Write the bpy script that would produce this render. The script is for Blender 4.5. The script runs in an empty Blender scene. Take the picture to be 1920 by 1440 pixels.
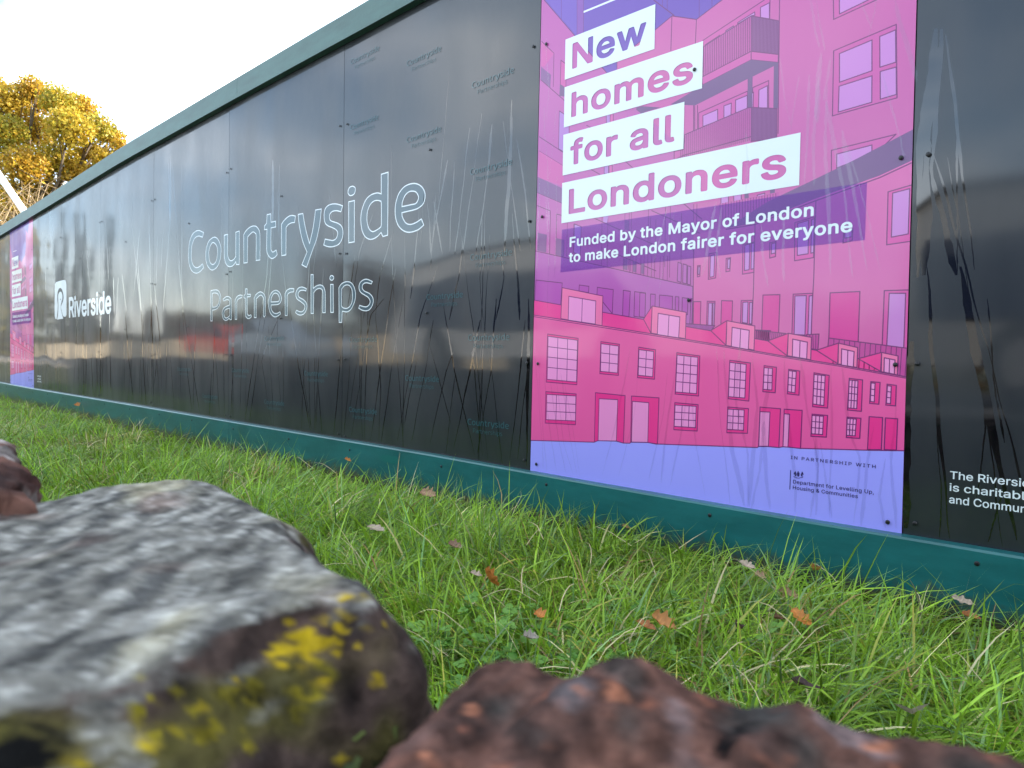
import bpy, bmesh, math, random, json
import numpy as np
from mathutils import Vector, Matrix, noise
from mathutils.bvhtree import BVHTree
PI = math.pi
random.seed(7); rng = np.random.default_rng(7)
scene = bpy.context.scene
COL = scene.collection

# ------------------------------------------------------------------ camera
F_PX = 1400.0                                   # focal length in pixels of the 1920 wide photograph
YAW, PITCH, ROLL = 0.7999176700349588, -0.03349603426294578, 0.015722101858851506
CAM_D, CAM_H, CAM_X = 1.8497773, 0.3871234 + 0.2, 1.8179516
fwd = Vector((-math.sin(YAW)*math.cos(PITCH), math.cos(YAW)*math.cos(PITCH), math.sin(PITCH)))
r0 = Vector((math.cos(YAW), math.sin(YAW), 0)); u0 = r0.cross(fwd)
RT = r0*math.cos(ROLL) + u0*math.sin(ROLL)
UP = -r0*math.sin(ROLL) + u0*math.cos(ROLL)
CAM = Vector((CAM_X, -CAM_D, CAM_H))
cd = bpy.data.cameras.new('camera'); cam = bpy.data.objects.new('camera', cd); COL.objects.link(cam)
m = Matrix((RT, UP, -fwd)).transposed().to_4x4(); m.translation = CAM
cam.matrix_world = m
cd.sensor_width = 36; cd.lens = F_PX/1920*36
cd.clip_start = 0.02; cd.clip_end = 2000
cd.dof.use_dof = True; cd.dof.focus_distance = 2.6; cd.dof.aperture_fstop = 14.0
scene.camera = cam

# ------------------------------------------------------------------ sky and sun
SUN_AZ, SUN_EL = math.radians(56), math.radians(23)     # direction towards the sun, anticlockwise from +X
w = bpy.data.worlds.new('World'); scene.world = w; w.use_nodes = True
nt = w.node_tree; nt.nodes.clear()
def N(t, **k):
    n = nt.nodes.new(t)
    for a, b in k.items(): setattr(n, a, b)
    return n
out = N('ShaderNodeOutputWorld'); bg = N('ShaderNodeBackground'); bg.inputs[1].default_value = 0.1
sky = N('ShaderNodeTexSky', sky_type='NISHITA', sun_disc=False, sun_elevation=SUN_EL, sun_rotation=PI/2 - SUN_AZ,
        air_density=1.0, dust_density=.7, ozone_density=1.0)
tc = N('ShaderNodeTexCoord'); mp = N('ShaderNodeMapping'); mp.inputs['Scale'].default_value = (1.0, 1.0, 2.2)
no = N('ShaderNodeTexNoise'); no.inputs['Scale'].default_value = 2.6; no.inputs['Detail'].default_value = 7; no.inputs['Roughness'].default_value = .55
rp = N('ShaderNodeValToRGB'); rp.color_ramp.elements[0].position = .36; rp.color_ramp.elements[1].position = .6
no2 = N('ShaderNodeTexNoise'); no2.inputs['Scale'].default_value = 4.0; no2.inputs['Detail'].default_value = 5
rp2 = N('ShaderNodeValToRGB')
rp2.color_ramp.elements[0].position = .3; rp2.color_ramp.elements[0].color = (2.9, 4.6, 6.7, 1)
rp2.color_ramp.elements[1].position = .7; rp2.color_ramp.elements[1].color = (13.6, 13.4, 13.0, 1)
mx = N('ShaderNodeMix', data_type='RGBA')
mf = N('ShaderNodeMath', operation='MULTIPLY'); mf.inputs[1].default_value = .72
L = nt.links.new
L(tc.outputs['Generated'], mp.inputs[0]); L(mp.outputs[0], no.inputs['Vector']); L(mp.outputs[0], no2.inputs['Vector'])
L(no.outputs[0], rp.inputs[0]); L(no2.outputs[0], rp2.inputs[0])
L(rp.outputs[0], mf.inputs[0]); L(mf.outputs[0], mx.inputs[0])
L(sky.outputs[0], mx.inputs[6]); L(rp2.outputs[0], mx.inputs[7]); L(mx.outputs[2], bg.inputs[0]); L(bg.outputs[0], out.inputs[0])

sd = bpy.data.lights.new('sun', 'SUN'); sd.energy = 3.2; sd.angle = math.radians(.5); sd.color = (1, .90, .76)
sun = bpy.data.objects.new('sun', sd); COL.objects.link(sun)
sv = Vector((math.cos(SUN_AZ)*math.cos(SUN_EL), math.sin(SUN_AZ)*math.cos(SUN_EL), math.sin(SUN_EL)))
sun.rotation_euler = sv.to_track_quat('Z', 'Y').to_euler(); sun.location = (5, 8, 12)

scene.view_settings.view_transform = 'Standard'; scene.view_settings.look = 'None'
scene.view_settings.exposure = 2.2; scene.view_settings.gamma = 1
scene.cycles.max_bounces = 8; scene.cycles.transparent_max_bounces = 12
scene.cycles.use_denoising = True

# ------------------------------------------------------------------ helpers
def ray(px, py):
    return RT*((px-960)/F_PX) + UP*(-(py-720)/F_PX) + fwd
def pw(px, py):                       # point of the hoarding's face (Y = 0) seen at a photograph pixel -> (X, Z)
    d = ray(px, py); t = CAM_D/d.y
    return CAM.x + t*d.x, CAM.z + t*d.z
def onz(px, py, z):                   # point at height z
    d = ray(px, py); t = (z-CAM.z)/d.z
    return CAM + d*t
def at(px, py, depth):
    return CAM + ray(px, py)*depth

MATS = {}
def newmat(name):
    m = bpy.data.materials.new(name); m.use_nodes = True
    return m, m.node_tree, m.node_tree.nodes['Principled BSDF']
def mat(name, rgb, rough=.5, spec=.5, metal=0, vary=0, scale=8, bump=0):
    if name in MATS: return MATS[name]
    m, t, b = newmat(name)
    b.inputs['Base Color'].default_value = (*rgb, 1); b.inputs['Roughness'].default_value = rough
    b.inputs['Specular IOR Level'].default_value = spec; b.inputs['Metallic'].default_value = metal
    if vary or bump:
        tc = t.nodes.new('ShaderNodeTexCoord'); n = t.nodes.new('ShaderNodeTexNoise'); n.inputs['Scale'].default_value = scale; n.inputs['Detail'].default_value = 6
        t.links.new(tc.outputs['Object'], n.inputs['Vector'])
        if vary:
            r = t.nodes.new('ShaderNodeValToRGB')
            r.color_ramp.elements[0].position = .3; r.color_ramp.elements[1].position = .7
            r.color_ramp.elements[0].color = (*[c*(1-vary) for c in rgb], 1); r.color_ramp.elements[1].color = (*[min(1, c*(1+vary)) for c in rgb], 1)
            t.links.new(n.outputs[0], r.inputs[0]); t.links.new(r.outputs[0], b.inputs['Base Color'])
        if bump:
            bp = t.nodes.new('ShaderNodeBump'); bp.inputs['Strength'].default_value = bump; bp.inputs['Distance'].default_value = .02
            t.links.new(n.outputs[0], bp.inputs['Height']); t.links.new(bp.outputs[0], b.inputs['Normal'])
    MATS[name] = m
    return m
def vmat(name, rough=.6, transl=0, spec=.4, fine=None):     # colour read from the mesh's own 'tint' attribute
    if name in MATS: return MATS[name]
    m, t, b = newmat(name)
    a = t.nodes.new('ShaderNodeAttribute'); a.attribute_name = 'tint'
    col = a.outputs['Color']
    if fine:
        tc = t.nodes.new('ShaderNodeTexCoord'); n = t.nodes.new('ShaderNodeTexNoise'); n.inputs['Scale'].default_value = fine; n.inputs['Detail'].default_value = 8
        t.links.new(tc.outputs['Object'], n.inputs['Vector'])
        r = t.nodes.new('ShaderNodeMapRange'); r.inputs[1].default_value = .25; r.inputs[2].default_value = .75; r.inputs[3].default_value = .25; r.inputs[4].default_value = 1.75
        t.links.new(n.outputs[0], r.inputs[0])
        mxn = t.nodes.new('ShaderNodeMix'); mxn.data_type = 'RGBA'; mxn.blend_type = 'MULTIPLY'; mxn.inputs[0].default_value = 1
        t.links.new(col, mxn.inputs[6]); t.links.new(r.outputs[0], mxn.inputs[7]); col = mxn.outputs[2]
        bp = t.nodes.new('ShaderNodeBump'); bp.inputs['Strength'].default_value = .6; bp.inputs['Distance'].default_value = .006
        t.links.new(n.outputs[0], bp.inputs['Height']); t.links.new(bp.outputs[0], b.inputs['Normal'])
    t.links.new(col, b.inputs['Base Color']); b.inputs['Roughness'].default_value = rough; b.inputs['Specular IOR Level'].default_value = spec
    if transl:
        tr = t.nodes.new('ShaderNodeBsdfTranslucent'); mxs = t.nodes.new('ShaderNodeMixShader'); mxs.inputs[0].default_value = transl
        t.links.new(col, tr.inputs[0]); o = t.nodes['Material Output']
        t.links.new(b.outputs[0], mxs.inputs[1]); t.links.new(tr.outputs[0], mxs.inputs[2]); t.links.new(mxs.outputs[0], o.inputs[0])
    MATS[name] = m
    return m

def tag(o, label=None, cat=None, group=None, kind=None):
    if label: o['label'] = label
    if cat: o['category'] = cat
    if group: o['group'] = group
    if kind: o['kind'] = kind
    return o
def link(name, me, parent=None, mats=()):
    o = bpy.data.objects.new(name, me); COL.objects.link(o)
    if parent: o.parent = parent
    for mm in mats: me.materials.append(mm)
    return o
def pymesh(name, vs, fs, mats=(), parent=None, mi=None, smooth=False):
    me = bpy.data.meshes.new(name); me.from_pydata([tuple(v) for v in vs], [], fs)
    o = link(name, me, parent, mats)
    if mi is not None: me.polygons.foreach_set('material_index', mi)
    if smooth: me.polygons.foreach_set('use_smooth', [True]*len(me.polygons))
    return o
def npmesh(name, V, quads, tris, tint=None, mats=(), parent=None, smooth=False):
    me = bpy.data.meshes.new(name); nq, ntri = len(quads), len(tris)
    me.vertices.add(len(V)); me.vertices.foreach_set('co', np.asarray(V, np.float32).ravel())
    idx = np.concatenate([np.asarray(quads, np.int32).ravel(), np.asarray(tris, np.int32).ravel()])
    me.loops.add(len(idx)); me.loops.foreach_set('vertex_index', idx)
    me.polygons.add(nq+ntri)
    me.polygons.foreach_set('loop_start', np.concatenate([np.arange(nq)*4, nq*4+np.arange(ntri)*3]).astype(np.int32))
    if smooth: me.polygons.foreach_set('use_smooth', np.ones(nq+ntri, bool))
    me.update(calc_edges=True)
    if tint is not None:
        a = me.color_attributes.new('tint', 'FLOAT_COLOR', 'POINT')
        c = np.ones((len(V), 4), np.float32); c[:, :3] = tint; a.data.foreach_set('color', c.ravel())
    me.validate()
    return link(name, me, parent, mats)
def empty(name, loc=(0, 0, 0)):
    o = bpy.data.objects.new(name, None); COL.objects.link(o); o.location = loc
    return o
class MB:                                 # collects boxes and tubes into one mesh
    def __init__(s): s.v = []; s.f = []
    def box(s, x0, x1, y0, y1, z0, z1):
        b = len(s.v); s.v += [(x, y, z) for z in (z0, z1) for y in (y0, y1) for x in (x0, x1)]
        s.f += [tuple(b+i for i in q) for q in ((0, 2, 3, 1), (4, 5, 7, 6), (0, 1, 5, 4), (2, 6, 7, 3), (0, 4, 6, 2), (1, 3, 7, 5))]
    def tube(s, pts, rad, n=8):
        pts = [Vector(p) for p in pts]; rings = []
        for i, p in enumerate(pts):
            d = (pts[min(i+1, len(pts)-1)] - pts[max(i-1, 0)]).normalized()
            a = d.orthogonal().normalized(); c = d.cross(a); r = rad[i] if hasattr(rad, '__len__') else rad
            b = len(s.v); s.v += [tuple(p + a*(r*math.cos(2*PI*k/n)) + c*(r*math.sin(2*PI*k/n))) for k in range(n)]; rings.append(b)
        for b0, b1 in zip(rings, rings[1:]):
            s.f += [(b0+k, b0+(k+1) % n, b1+(k+1) % n, b1+k) for k in range(n)]
        s.f += [tuple(rings[0]+k for k in reversed(range(n))), tuple(rings[-1]+k for k in range(n))]
    def prism(s, poly, y0, y1):           # polygon in (x, z), extruded along y
        b = len(s.v); n = len(poly); s.v += [(x, y0, z) for x, z in poly] + [(x, y1, z) for x, z in poly]
        s.f += [tuple(b+i for i in range(n)), tuple(b+n+i for i in reversed(range(n)))]
        s.f += [(b+i, b+n+i, b+n+(i+1) % n, b+(i+1) % n) for i in range(n)]
    def build(s, name, m, parent=None, smooth=False):
        return pymesh(name, s.v, s.f, [m], parent, smooth=smooth)
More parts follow.
